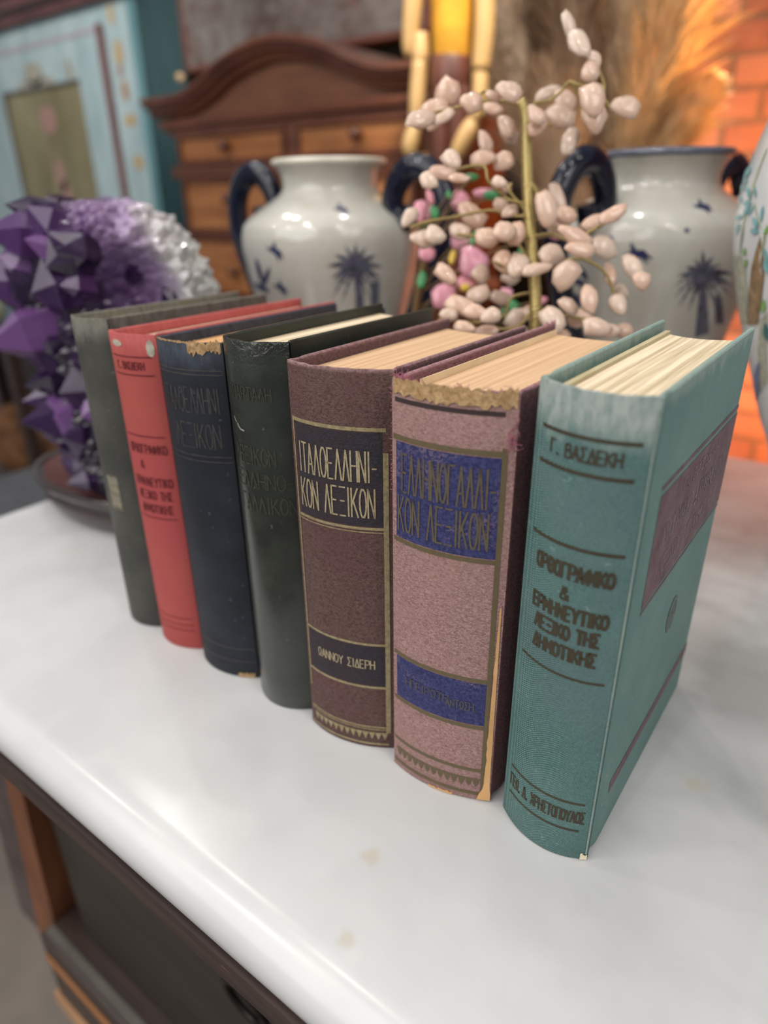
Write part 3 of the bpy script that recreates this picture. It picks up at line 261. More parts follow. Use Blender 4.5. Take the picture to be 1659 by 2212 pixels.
# ------------------------------------------------------------------ books
def ell(cx, cy, rx, ry, a0=0, a1=360, n=14):
    return [(cx+rx*math.cos(math.radians(a0+(a1-a0)*i/n)), cy+ry*math.sin(math.radians(a0+(a1-a0)*i/n))) for i in range(n+1)]
GL = {
 'Α': [[(0, 0), (.5, 1), (1, 0)], [(.2, .33), (.8, .33)]], 'Β': [[(0, 0), (0, 1)], [(0, 1), (.6, 1), (.85, .9), (.85, .65), (.6, .54), (0, .54)], [(.6, .54), (1, .42), (1, .12), (.7, 0), (0, 0)]],
 'Γ': [[(0, 0), (0, 1), (.85, 1)]], 'Δ': [[(0, 0), (.5, 1), (1, 0), (0, 0)]], 'Ε': [[(.85, 1), (0, 1), (0, 0), (.85, 0)], [(0, .52), (.7, .52)]],
 'Η': [[(0, 0), (0, 1)], [(1, 0), (1, 1)], [(0, .52), (1, .52)]], 'Θ': [ell(.5, .5, .5, .5), [(.2, .5), (.8, .5)]], 'Ι': [[(.5, 0), (.5, 1)]],
 'Κ': [[(0, 0), (0, 1)], [(.95, 1), (.05, .45)], [(.25, .58), (1, 0)]], 'Λ': [[(0, 0), (.5, 1), (1, 0)]], 'Μ': [[(0, 0), (0, 1), (.5, .35), (1, 1), (1, 0)]],
 'Ν': [[(0, 0), (0, 1), (1, 0), (1, 1)]], 'Ξ': [[(.05, 1), (.95, 1)], [(.2, .52), (.8, .52)], [(.05, 0), (.95, 0)]], 'Ο': [ell(.5, .5, .5, .5)],
 'Π': [[(0, 0), (0, 1), (1, 1), (1, 0)]], 'Ρ': [[(0, 0), (0, 1)], [(0, 1), (.65, 1), (1, .88), (1, .6), (.65, .47), (0, .47)]],
 'Σ': [[(.95, 1), (.05, 1), (.55, .52), (.05, 0), (.95, 0)]], 'Τ': [[(.5, 0), (.5, 1)], [(0, 1), (1, 1)]], 'Υ': [[(0, 1), (.5, .48), (1, 1)], [(.5, .48), (.5, 0)]],
 'Φ': [ell(.5, .5, .5, .33), [(.5, 0), (.5, 1)]], 'Χ': [[(0, 0), (1, 1)], [(0, 1), (1, 0)]], 'Ω': [[(.05, 0), (.3, 0)]+ell(.5, .58, .46, .42, 240, -60)+[(.7, 0), (.95, 0)]],
 '&': [[(1, 0), (.25, .78), (.35, .98), (.6, .98), (.7, .78), (.1, .35), (.1, .1), (.35, 0), (.65, .02), (.95, .4)]], '-': [[(.1, .45), (.9, .45)]], '.': [[(.4, 0), (.6, 0), (.6, .08), (.4, .08), (.4, 0)]],
}
NARROW = {'Ι': 0.42, '-': 0.7, '.': 0.4, ' ': 0.75, '&': 0.9, 'Μ': 1.15}

class Spine:
    def __init__(s, th, yl, yr, bulge):
        n = 28; s.p = []
        for i in range(n+1):
            u = i/n; s.p.append(Vector((th*u, yl+(yr-yl)*u-bulge*(1-abs(2*u-1)**2.1))))
        s.a = [0.0]
        for i in range(n): s.a.append(s.a[-1]+(s.p[i+1]-s.p[i]).length)
        s.len = s.a[-1]
    def at(s, a, z, off=0.0):
        a = min(max(a, 0), 1)*s.len; i = 0
        while i < len(s.a)-2 and s.a[i+1] < a: i += 1
        t = (a-s.a[i])/(s.a[i+1]-s.a[i]); q = s.p[i].lerp(s.p[i+1], t); e = s.p[i+1]-s.p[i]
        nn = Vector((e.y, -e.x)).normalized(); return Vector((q.x+nn.x*off, q.y+nn.y*off, z))
def ribbon(mb, pts, hw, fn, off):
    """flat stroke of half width hw (m) along 2-d points (a in metres of arc, z)"""
    P = [Vector(p) for p in pts]; Lf = []; Rt = []
    for i, p in enumerate(P):
        e = P[min(len(P)-1, i+1)]-P[max(0, i-1)]
        if e.length < 1e-9: e = Vector((1, 0))
        e.normalize(); nn = Vector((-e.y, e.x)); k = 1.0
        if 0 < i < len(P)-1:
            e0 = (p-P[i-1]).normalized(); k = min(1.6, 1/max(0.35, abs(nn.dot(Vector((-e0.y, e0.x))))))
        x = e*hw*(0.6 if i in (0, len(P)-1) else 0)*(-1 if i == 0 else 1)
        Lf.append(p+nn*hw*k+x); Rt.append(p-nn*hw*k+x)
    v = [fn(q.x, q.y, off) for q in Lf+Rt]; n = len(P)
    mb.add(v, [(i, i+n, i+n+1, i+1) for i in range(n-1)])
def text(mb, fn, s, ac, zb, h, w, hw, off=0.00022, gap=0.28):
    """string centred at arc position ac (m), base line zb, cap height h, total width w"""
    ws = [NARROW.get(c, 1.0) for c in s]; tot = sum(ws)+gap*(len(s)-1); k = w/tot; x = ac-w/2
    for c, cw in zip(s, ws):
        for st in GL.get(c, []):
            pts = [(x+px*cw*k, zb+pz*h) for px, pz in st]
            if c == 'Ι': pts = [(x+cw*k*0.5, zb), (x+cw*k*0.5, zb+h)]
            if hw*3 < h and len(pts) < 8:
                q = [pts[0]]
                for a, b in zip(pts, pts[1:]):
                    for i in (1, 2, 3): q.append((a[0]+(b[0]-a[0])*i/3, a[1]+(b[1]-a[1])*i/3))
                # keep sharp corners: draw each straight piece on its own
                for a, b in zip(pts, pts[1:]):
                    ribbon(mb, [(a[0]+(b[0]-a[0])*i/3, a[1]+(b[1]-a[1])*i/3) for i in range(4)], hw, fn, off)
            else: ribbon(mb, pts, hw, fn, off)
        x += (cw+gap)*k
def band(mb, fn, a0, a1, z0, z1, off, jag=0.0, n=26, slope=0.0, lo=True, hi=False, seed=0):
    """patch on the spine between arc a0..a1 (m) and z0..z1, optionally with torn edges"""
    rows = 5; v = []
    for i in range(n+1):
        a = a0+(a1-a0)*i/n
        j0 = jag*(noise.noise((a*900+seed, 1.3, 2.1))+0.6*noise.noise((a*2600+seed, 4, 1))) if lo else 0
        j1 = jag*(noise.noise((a*900+seed, 7.3, 2.1))+0.6*noise.noise((a*2600+seed, 9, 1))) if hi else 0
        for r in range(rows+1):
            t = r/rows; z = (z0+j0)*(1-t)+(z1+j1)*t
            o = off+(jag*0.12*abs(noise.noise((a*1500, z*1500, seed))) if jag else 0)
            v.append(fn(a, z, o))
    w = rows+1
    mb.add(v, [(i*w+r, (i+1)*w+r, (i+1)*w+r+1, i*w+r+1) for i in range(n) for r in range(rows)])

PARTS = {}
def cover_outline(th, dep, bt, side, y=0.0):
    o = [(0, y+.0012), (.0009, y+.003), (.0013, y+.0062), (.0004, y+.0090), (0, y+.0115)]
    o += [(0, dep-.002), (.0006, dep-.0006), (bt/2, dep), (bt-.0005, dep-.0006), (bt, dep-.002), (bt, y+.004), (bt-.0008, y+.0012)]
    return o if side == 'L' else [(th-x, y) for x, y in o]
def book(label, x0, x1, h, dep, yj, mats, bulge=0.009, yl=0.0, yr=0.0, concave=0.004, bt=0.0028, head=0.0058, rot=0.0):
    th = x1-x0
    t = thing('hardcover_book', label, 'book', (x0, yj, T+0.0004), 'old hardcover dictionaries in a row on the marble')
    if rot: t.rotation_euler = (0, 0, rot)
    sp = Spine(th, yl, yr, bulge)
    # spine shell
    n = len(sp.p); inner = []
    for i, p in enumerate(sp.p):
        e = sp.p[min(n-1, i+1)]-sp.p[max(0, i-1)]; nn = Vector((e.y, -e.x)).normalized(); inner.append(p-nn*0.0017)
    out = [(p.x, p.y) for p in sp.p]+[(min(max(p.x, 0.0009), th-0.0009), max(p.y, -0.02)) for p in reversed(inner)]
    mb = MB(); m = len(out)
    zs = [0.0, 0.0008]+[h*k/10 for k in range(1, 10)]+[h-0.0012, h-0.0002]
    mid = [((sp.p[i]+inner[i])/2) for i in range(n)]; midr = [(p.x, p.y) for p in mid]+[(p.x, p.y) for p in reversed(mid)]
    v = []
    for k, z in enumerate(zs):
        q = 0.35 if k in (0, len(zs)-1) else 0.0
        for a, b in zip(out, midr): v.append((a[0]*(1-q)+b[0]*q, a[1]*(1-q)+b[1]*q, z+(0.0006*noise.noise((a[0]*220, h*9, x0*40)) if k == len(zs)-1 else 0)))
    f = [(k*m+i, k*m+(i+1) % m, (k+1)*m+(i+1) % m, (k+1)*m+i) for k in range(len(zs)-1) for i in range(m)]
    f += [((len(zs)-1)*m+i, (len(zs)-1)*m+i+1, (len(zs)-1)*m+m-2-i, (len(zs)-1)*m+m-1-i) for i in range(n-1)]
    f += [(i+1, i, m-1-i, m-2-i) for i in range(n-1)]
    mb.add(v, f)
    so = mb.obj('spine', mats['spine'], t); auto_smooth(so, 40)
    for side, nm in (('L', 'front_cover'), ('R', 'back_cover')):
        c = MB().prism(cover_outline(th, dep, bt, side, yl if side == 'L' else yr), 0, h, 0.0006).obj(nm, mats['cover'], t); auto_smooth(c, 30)
        PARTS[(label, nm)] = c
    # page block
    xa, xb = bt+0.0004, th-bt-0.0004; N = 24
    fr = []; bk = []
    for i in range(N+1):
        u = i/N; x = xa+(xb-xa)*u; y0 = sp.at(0.5, 0).y*0
        a = x/th; yy = yl+(yr-yl)*a-bulge*(1-abs(2*a-1)**2.1)+0.0022
        fr.append((x, yy)); bk.append((x, dep-0.005-concave*(1-(2*u-1)**2)))
    mb = MB().prism(fr+bk[::-1], 0.003, h-head, 0.0)
    mb.obj('page_block', mats['pages'], t)
    return t, so, sp, th, h, dep
def fn_of(sp): return lambda a, z, off: sp.at(a/sp.len, z, off)
def rule(sp, so, name, mat, z, hw, a0=0.03, a1=0.97, off=0.0002):
    mb = MB(); ribbon(mb, [(sp.len*(a0+(a1-a0)*i/24), z) for i in range(25)], hw, fn_of(sp), off); return mb.obj(name, mat, so)
def vrule(sp, so, name, mat, a, z0, z1, hw, off=0.0003):
    mb = MB(); ribbon(mb, [(sp.len*a, z0+(z1-z0)*i/12) for i in range(13)], hw, fn_of(sp), off); return mb.obj(name, mat, so)
def lettering(sp, so, name, mat, rows, off=0.00026):
    """rows: (string, arc centre 0..1, base z, height, width fraction, stroke half width)"""
    mb = MB()
    for s, ac, zb, hh, w, hw in rows: text(mb, fn_of(sp), s, sp.len*ac, zb, hh, sp.len*w, hw, off)
    return mb.obj(name, mat, so)
def panel(sp, so, name, mat, a0, a1, z0, z1, off=0.00012, jag=0.0, lo=False, hi=False, seed=0):
    mb = MB(); band(mb, fn_of(sp), sp.len*a0, sp.len*a1, z0, z1, off, jag, 34, 0, lo, hi, seed); return mb.obj(name, mat, so, smooth=not jag)
def gilt(name, c, rough=0.45, metal=0.55, fade=0.35, under=(0.1, 0.06, 0.06)):
    t = NT(name, rough, 0.5, metal); f = t.noise(t.co(), 420, 3, 0.7)
    t.col(t.mix(t.math('MULTIPLY', t.ramp(f, [(0.42, 0.0), (0.66, 1.0)]), fade), c, under)); return t.m

pg_tan = paper('paper_tan', (0.70, 0.47, 0.29), (0.56, 0.355, 0.20)); pg_cream = paper('paper_cream', (0.82, 0.69, 0.50), (0.46, 0.36, 0.22), 0.9)
pg_pale = paper('paper_pale', (0.78, 0.66, 0.48), (0.55, 0.44, 0.30)); pg_orange = paper('paper_orange', (0.72, 0.42, 0.20), (0.5, 0.27, 0.12))
kraft = NT('torn_card', 0.9, 0.15); _n = kraft.noise(kraft.co(), 260, 5, 0.7, 1.0); kraft.col(kraft.mix(kraft.ramp(_n, [(0.3, 0.0), (0.65, 1.0)]), (0.24, 0.14, 0.06), (0.60, 0.40, 0.21))); kraft.bump(_n, 0.0012, 0.9); kraft = kraft.m
YJ = 0.2325
# 1 dark grey cloth
m_grey = cloth('grey_bookcloth', (0.045, 0.046, 0.040), (0.085, 0.086, 0.076), 0.0012, 0.4, 0.6, (0.20, 0.19, 0.16), 0.22, topband=((0.30, 0.29, 0.24), 0.016, 0.5), seed=1, top=0.2215)
b1 = book('dark grey cloth book without lettering, leftmost of the row beside the amethyst', -0.4125, -0.3800, 0.2215, 0.134, YJ, dict(spine=m_grey, cover=m_grey, pages=pg_pale), 0.005, -0.004, 0.0)
mb = MB(); band(mb, fn_of(b1[2]), b1[2].len*0.34, b1[2].len*0.62, 0.093, 0.118, 0.00015, 0.004, 20, 0, True, True, 5)
mb.obj('scuff_mark', plain('scuff_beige', (0.22, 0.20, 0.15), 0.8, 0.2, 0, 0.35, 300), b1[1])['label'] = 'beige scuff'
# 2 red cloth
m_red = cloth('red_bookcloth', (0.36, 0.062, 0.062), (0.47, 0.10, 0.095), 0.0010, 0.5, 0.7, (0.42, 0.10, 0.06), 0.35, topband=((0.62, 0.16, 0.16), 0.012, 0.5), seed=2, top=0.2165)
ink_red = plain('black_ink', (0.13, 0.02, 0.025), 0.7, 0.2, 0, 0.3, 400)
b2 = book('red cloth book with black ruled lines on its spine, second from the amethyst', -0.3705, -0.3340, 0.2165, 0.158, YJ, dict(spine=m_red, cover=m_red, pages=pg_pale), 0.0055, -0.006, 0.0)
for z in (0.2035, 0.1929, 0.1554, 0.1003, 0.0248, 0.0196, 0.0152): rule(b2[2], b2[1], 'rule_line', ink_red, z, 0.00038 if z > 0.03 else 0.0003, 0.12, 0.9)
lettering(b2[2], b2[1], 'author_lettering', ink_red, [('Γ. ΒΑΣΔΕΚΗ', 0.5, 0.1962, 0.0042, 0.52, 0.00036)])
lettering(b2[2], b2[1], 'title_lettering', ink_red, [('ΟΡΘΟΓΡΑΦΙΚΟ', 0.55, 0.1444, 0.0055, 0.72, 0.0004), ('&', 0.42, 0.1345, 0.005, 0.07, 0.0004), ('ΕΡΜΗΝΕΥΤΙΚΟ', 0.55, 0.1225, 0.0055, 0.74, 0.0004), ('ΛΕΞΙΚΟ ΤΗΣ', 0.55, 0.1135, 0.0055, 0.66, 0.0004), ('ΔΗΜΟΤΙΚΗΣ', 0.55, 0.1040, 0.0055, 0.62, 0.0004)])
chipm = plain('chipped_board', (0.42, 0.40, 0.32), 0.9, 0.2, 0, 0.25, 300)
for ac, zc, ra, rz_, sd in ((0.30, 0.2108, 0.0046, 0.0019, 3), (0.90, 0.2085, 0.0024, 0.0048, 8)):
    mb = MB(); fill_poly(mb, [b2[2].at(ac+ra*math.cos(2*PI*k/20)*(1+.3*noise.noise((k*.7, sd, 0)))/b2[2].len, zc+rz_*math.sin(2*PI*k/20)*(1+.3*noise.noise((k*.7, sd, 4))), 0.00025) for k in range(20)])
    mb.obj('chipped_patch', chipm, b2[1])['label'] = 'whitish chip'
# 3 navy cloth
m_navy = cloth('navy_bookcloth', (0.010, 0.012, 0.018), (0.024, 0.028, 0.038), 0.0011, 0.5, 0.55, (0.08, 0.10, 0.14), 0.12, topband=((0.12, 0.15, 0.20), 0.016, 0.35), seed=3, top=0.2175)
emb_navy = gilt('faded_gilt_navy', (0.085, 0.08, 0.07), 0.4, 0.2, 0.75, (0.026, 0.03, 0.036))
b3 = book('dark navy cloth book with faded lettering and torn spine head, right of the red book', -0.3250, -0.2790, 0.2175, 0.146, YJ, dict(spine=m_navy, cover=m_navy, pages=pg_orange), 0.0065, -0.006, 0.001)
for z in (0.2026, 0.2003, 0.1539, 0.1508, 0.0225, 0.0126): rule(b3[2], b3[1], 'rule_line', emb_navy, z, 0.00028)
lettering(b3[2], b3[1], 'title_lettering', emb_navy, [('ΙΤΑΛΟΕΛΛΗΝΙ', 0.5, 0.1792, 0.0138, 0.8, 0.00030), ('ΛΕΞΙΚΟΝ', 0.56, 0.1585, 0.0142, 0.62, 0.00032)])
panel(b3[2], b3[1], 'torn_edge', kraft, 0.60, 0.985, 0.2120, 0.2179, 0.0004, 0.0030, True, True, 4)['label'] = 'tan card showing where the cloth tore'
panel(b3[2], b3[1], 'frayed_edge', kraft, 0.06, 0.64, 0.2168, 0.2178, 0.0003, 0.0009, True, True, 6)
panel(b3[2], b3[1], 'worn_corner', kraft, 0.72, 0.95, 0.0002, 0.0032, 0.0003, 0.0016, False, True, 9)['label'] = 'tan worn foot corner'
# 4 glossy black green
t4 = NT('glossy_green_leathercloth', 0.28, 0.6); t4.coat(0.35, 0.22); _x, _y, _z = t4.sep(t4.tc.outputs['Object'])
_f = t4.noise(t4.co(), 60, 3); _g = t4.noise(t4.co(), 900, 2)
_c = t4.mix(t4.ramp(_f, [(0.35, 0.0), (0.7, 1.0)]), (0.011, 0.014, 0.009), (0.022, 0.027, 0.018))
_s = t4.noise(t4.co((1, 1, 0.8)), 380, 1, 0.4); _c = t4.mix(t4.math('MULTIPLY', t4.ramp(_s, [(0.74, 0.0), (0.79, 1.0)]), 0.4), _c, (0.15, 0.16, 0.13)); t4.col(_c)
_mr = t4.t.nodes.new('ShaderNodeMapRange'); _mr.inputs[1].default_value = 0.2125; _mr.inputs[2].default_value = 0.2225; t4.L(_z, _mr.inputs[0])
_cr = t4.noise(t4.co((1, 1, 1)), 330, 2, 0.5, 1.0); t4.bump(t4.math('ADD', t4.math('MULTIPLY', _cr, t4.math('MULTIPLY', _mr.outputs[0], 8)), t4.math('MULTIPLY', _g, 0.6)), 0.0003, 0.6); t4.rough(t4.ramp(_f, [(0.3, 0.24), (0.7, 0.36)]))
m_blackgreen = t4.m
m_greencov = cloth('green_black_cover', (0.012, 0.016, 0.011), (0.03, 0.037, 0.027), 0.0011, 0.4, 0.42, (0.08, 0.09, 0.07), 0.2, seed=4, top=0.2235, spec=0.5)
emb_green = gilt('blind_lettering_green', (0.062, 0.064, 0.046), 0.35, 0.3, 0.6, (0.02, 0.024, 0.016))
b4 = book('glossy black green book with stamped lettering, middle of the row', -0.2705, -0.2295, 0.2235, 0.128, YJ, dict(spine=m_blackgreen, cover=m_greencov, pages=pg_cream), 0.0085, -0.005, 0.0)
lettering(b4[2], b4[1], 'author_lettering', emb_green, [('ΣΠΑΡΤΑΛΗ', 0.47, 0.1942, 0.0066, 0.60, 0.00034)])
lettering(b4[2], b4[1], 'title_lettering', emb_green, [('ΛΕΞΙΚΟΝ', 0.47, 0.1600, 0.0092, 0.58, 0.00048), ('ΕΛΛΗΝΟ-', 0.56, 0.1464, 0.0088, 0.76, 0.00048), ('ΓΑΛΛΙΚΟΝ', 0.58, 0.1325, 0.0092, 0.78, 0.00048)])
mb = MB(); ribbon(mb, [(b4[2].len*a, z) for a, z in ((0.20, 0.1835), (0.23, 0.1815), (0.25, 0.1812))], 0.0003, fn_of(b4[2]), 0.0002); ribbon(mb, [(b4[2].len*a, z) for a, z in ((0.27, 0.1805), (0.29, 0.179), (0.33, 0.1778), (0.38, 0.1776))], 0.00042, fn_of(b4[2]), 0.0002)
mb.obj('scratch', plain('pale_scratch', (0.30, 0.31, 0.27), 0.6), b4[1])
# 5 dark brown
gold5 = gilt('dull_gold', (0.40, 0.33, 0.18), 0.5, 0.35, 0.55, (0.13, 0.09, 0.05)); gold5b = gilt('bright_gold', (0.47, 0.39, 0.24), 0.45, 0.3, 0.45, (0.18, 0.13, 0.08))
m_brown = grained('dark_brown_bookcloth', (0.060, 0.030, 0.026), (0.145, 0.086, 0.076), 700, 0.7, ((0.095, 0.034, 0.038), 0.5), 5, edge=((0.40, 0.25, 0.25), 0.2174))
m_browncov = grained('brown_cover_cloth', (0.085, 0.042, 0.045), (0.17, 0.095, 0.10), 700, 0.7, None, 6, edge=((0.34, 0.20, 0.20), 0.2174))
lab_black = grained('black_label', (0.016, 0.014, 0.019), (0.038, 0.033, 0.042), 800, 0.6, ((0.045, 0.02, 0.025), 0.4), 7)
b5 = book('dark brown cloth book with black title labels and gold lettering', -0.2235, -0.1695, 0.2174, 0.134, YJ, dict(spine=m_brown, cover=m_browncov, pages=pg_tan), 0.0070, -0.008, 0.003, 0.005)
s5, o5 = b5[2], b5[1]
panel(s5, o5, 'title_label', lab_black, 0.07, 0.90, 0.1408, 0.1885, jag=0.0)
panel(s5, o5, 'author_label', lab_black, 0.07, 0.90, 0.0442, 0.0702)
for z, w in ((0.1898, 0.0009), (0.1396, 0.0007), (0.1376, 0.0003), (0.0712, 0.0007), (0.0430, 0.0007), (0.0150, 0.0005), (0.0133, 0.0003), (0.0028, 0.0006)): rule(s5, o5, 'rule_line', gold5, z, w, 0.04, 0.92)
vrule(s5, o5, 'gilt_stripe', gold5, 0.925, 0.012, 0.178, 0.0013); vrule(s5, o5, 'gilt_stripe', gold5, 0.045, 0.03, 0.190, 0.0005)
lettering(s5, o5, 'title_lettering', gold5b, [('ΙΤΑΛΟΕΛΛΗΝΙ-', 0.48, 0.1640, 0.0152, 0.74, 0.00042), ('ΚΟΝ ΛΕΞΙΚΟΝ', 0.47, 0.1455, 0.0150, 0.72, 0.00042)], 0.0004)
lettering(s5, o5, 'author_lettering', gold5b, [('ΩΑΝΝΟΥ ΣΙΔΕΡΗ', 0.50, 0.0555, 0.0054, 0.60, 0.00030)], 0.0004)
mb = MB()
for i in range(13):
    a = s5.len*(0.08+0.84*i/13); q = s5.len*0.84/13; mb.add([s5.at(x/s5.len, z, 0.00025) for x, z in ((a, 0.0112), (a+q, 0.0112), (a+q*0.5, 0.0060))], [(0, 2, 1)])
mb.obj('zigzag_border', gold5, o5)
# 6 mauve with blue labels
gold6 = gilt('olive_gold', (0.135, 0.105, 0.050), 0.6, 0.2, 0.4, (0.10, 0.07, 0.045)); gold6b = gilt('olive_gold_letters', (0.13, 0.105, 0.062), 0.5, 0.2, 0.4, (0.05, 0.04, 0.09))
m_mauve = grained('mauve_bookcloth', (0.215, 0.115, 0.105), (0.40, 0.25, 0.235), 620, 0.8, ((0.33, 0.20, 0.17), 0.35), 8, 0.0004)
m_mauvecov = grained('mauve_cover_cloth', (0.16, 0.065, 0.075), (0.27, 0.135, 0.145), 620, 0.8, None, 9, 0.0004, edge=((0.40, 0.22, 0.23), 0.2165))
t6 = NT('blue_label', 0.65, 0.3); _a = t6.noise(t6.co(), 620, 2, 0.5, 1.0); _b = t6.noise(t6.co(loc=(5, 2, 1)), 55, 4, 0.7)
_c = t6.mix(t6.ramp(_a, [(0.35, 0.0), (0.68, 1.0)]), (0.020, 0.022, 0.085), (0.050, 0.056, 0.165))
_w = t6.math('MULTIPLY', t6.ramp(_b, [(0.5, 0.0), (0.72, 1.0)]), t6.ramp(_a, [(0.45, 0.0), (0.6, 1.0)])); t6.col(t6.mix(t6.math('MULTIPLY', _w, 0.75), _c, (0.24, 0.16, 0.17))); t6.bump(_a, 0.0003, 0.7)
lab_blue = t6.m
b6 = book('mauve cloth book with blue title labels and a torn spine head', -0.1645, -0.1085, 0.2165, 0.158, YJ, dict(spine=m_mauve, cover=m_mauvecov, pages=pg_tan), 0.0058, -0.006, 0.001, 0.005)
s6, o6 = b6[2], b6[1]
panel(s6, o6, 'title_label', lab_blue, 0.05, 0.905, 0.1430, 0.1895); panel(s6, o6, 'author_label', lab_blue, 0.05, 0.905, 0.0500, 0.0755)
for z, w in ((0.1912, 0.0012), (0.1415, 0.0011), (0.0770, 0.0011), (0.0485, 0.0011), (0.0205, 0.0010), (0.0046, 0.0010)): rule(s6, o6, 'rule_line', gold6, z, w, 0.03, 0.915)
rule(s6, o6, 'rule_line', plain('dark_rule', (0.035, 0.02, 0.02), 0.8), 0.2078, 0.0010, 0.05, 0.90)
vrule(s6, o6, 'gilt_stripe', gold6, 0.925, 0.004, 0.193, 0.0011)
lettering(s6, o6, 'title_lettering', gold6b, [('ΕΛΛΗΝΟΓΑΛΛΙ-', 0.50, 0.1665, 0.0178, 0.76, 0.00046), ('ΚΟΝ ΛΕΞΙΚΟΝ', 0.46, 0.1470, 0.0172, 0.76, 0.00046)], 0.0004)
lettering(s6, o6, 'author_lettering', gilt('worn_letters', (0.085, 0.08, 0.075), 0.6, 0.2, 0.6, (0.04, 0.045, 0.14)), [('ΗΠΕΙΡΩΤΗ', 0.38, 0.0605, 0.0046, 0.42, 0.00032), ('ΑΝΤΩΣΗ.', 0.70, 0.0585, 0.0048, 0.26, 0.00032)], 0.0004)
mb = MB()
for i in range(13):
    a = s6.len*(0.05+0.85*i/13); q = s6.len*0.85/13; mb.add([s6.at(x/s6.len, z, 0.00025) for x, z in ((a, 0.0148), (a+q, 0.0148), (a+q*0.8, 0.0112), (a+q*0.5, 0.0092), (a+q*0.2, 0.0112))], [(0, 4, 3, 2, 1)])
mb.obj('scalloped_border', gold6, o6)
panel(s6, o6, 'torn_edge', kraft, 0.03, 0.985, 0.2102, 0.2172, 0.0005, 0.0022, True, True, 12)['label'] = 'tan card showing at the torn spine head'
panel(s6, o6, 'worn_foot', plain('orange_board', (0.62, 0.36, 0.16), 0.85, 0.2), 0.42, 0.66, 0.0001, 0.0016, 0.0003, 0.0012, False, True, 14)
# cracked joint with the orange board showing
mb = MB(); n = 30; L6 = []; R6 = []
for i in range(n+1):
    z = 0.001+0.118*i/n; w = (0.0019*(1-i/n)**0.7+0.0004)*(1+0.5*noise.noise((z*160, 2, 3)))
    if i < 3: w += 0.0030-0.001*i
    L6.append(s6.at(0.975-w/s6.len, z, 0.0006)); R6.append(s6.at(0.975+0.35*w/s6.len, z, 0.0006))
mb.add(L6+R6, [(i, i+n+1, i+n+2, i+1) for i in range(n)]); mb.obj('cracked_joint', bpy.data.materials['orange_board'], o6)['label'] = 'orange board along the split joint'
mb = MB()
for k in range(90):
    a = random.random(); 
    if k < 50: p = s6.at(0.02+0.2*random.random(), 0.2165, 0.0003); dv = Vector((random.uniform(-.3, .8), random.uniform(-.2, .9), random.uniform(.1, .9)))
    elif k < 75: p = s6.at(0.96+0.04*random.random(), random.uniform(0.194, 0.208), 0.0004); dv = Vector((random.uniform(-.6, .5), -0.6*random.random(), random.uniform(-1, -.2)))
    else: p = s6.at(random.uniform(0.3, 1), 0.2165, 0); dv = Vector((random.uniform(-1, 1), random.uniform(0, 1), random.uniform(.1, .6)))
    l = random.uniform(0.002, 0.0055); q = p+dv.normalized()*l*0.5+Vector((0, 0, random.uniform(-.0006, .001))); r = q+(dv+Vector((random.uniform(-.8, .8), random.uniform(-.8, .8), random.uniform(-.9, .4)))).normalized()*l*0.5
    mb.tube([p, q, r], [0.00016, 0.00014, 0.00006], 4)
for k in range(40):
    z = random.uniform(0.165, 0.213); p = s6.at(0.0, z, 0.0002); mb.tube([p, p+Vector((random.uniform(-.0012, .0003), random.uniform(-.0008, .0004), random.uniform(-.0007, .0007)))], [0.00018, 0.00008], 4)
mb.obj('frayed_threads', plain('mauve_thread', (0.36, 0.13, 0.18), 0.9, 0.1, 0, 0.3, 200), o6)
mb = MB()
for k in range(60):
    x = random.uniform(0.0006, 0.0026) if k < 25 else b6[3]-random.uniform(0.0004, 0.003); y = 0.15+random.uniform(-.004, .0085); p = Vector((x, y, 0.2163))
    mb.tube([p, p+Vector((random.uniform(-.001, .001), random.uniform(-.001, .002), random.uniform(.0006, .0026)))], [0.0002, 0.00008], 4)
mb.obj('frayed_corner', bpy.data.materials['mauve_thread'], b6[0])
MB().box(0.0062, 0.0066, 0.006, 0.150, 0.003, 0.2140).obj('flyleaf', plain('flyleaf_cream', (0.78, 0.62, 0.40), 0.85), b6[0])
# 7 teal with maroon bands on its cover
m_teal = cloth('teal_bookcloth', (0.034, 0.088, 0.085), (0.24, 0.40, 0.36), 0.00118, 0.95, 0.75, (0.20, 0.30, 0.29), 0.18, topband=((0.40, 0.43, 0.40), 0.021, 0.80), seed=7, top=0.2235, patches=((0.10, 0.135, 0.15), 0.3))
m_tealcov = cloth('teal_cover_cloth', (0.12, 0.225, 0.205), (0.20, 0.33, 0.30), 0.00085, 0.35, 0.6, (0.27, 0.38, 0.34), 0.25, topband=((0.36, 0.42, 0.38), 0.006, 0.55), seed=8, top=0.2235)
ink7 = gilt('bronze_ink', (0.045, 0.032, 0.015), 0.6, 0.1, 0.4, (0.06, 0.065, 0.045))
b7 = book('teal cloth book with maroon bands across its cover, rightmost of the row', -0.1015, -0.0552, 0.2240, 0.154, YJ, dict(spine=m_teal, cover=m_tealcov, pages=pg_cream), 0.0085, 0.002, -0.002, 0.009)
s7, o7 = b7[2], b7[1]
for z, w, a1 in ((0.2069, 0.00075, 0.90), (0.1932, 0.00075, 0.88), (0.1630, 0.00075, 0.90), (0.1032, 0.0006, 0.90), (0.0352, 0.0006, 0.90), (0.0184, 0.0006, 0.88)): rule(s7, o7, 'rule_line', ink7, z, w, 0.12, a1)
lettering(s7, o7, 'author_lettering', ink7, [('Γ. ΒΑΣΔΕΚΗ', 0.51, 0.1980, 0.0052, 0.56, 0.00042)])
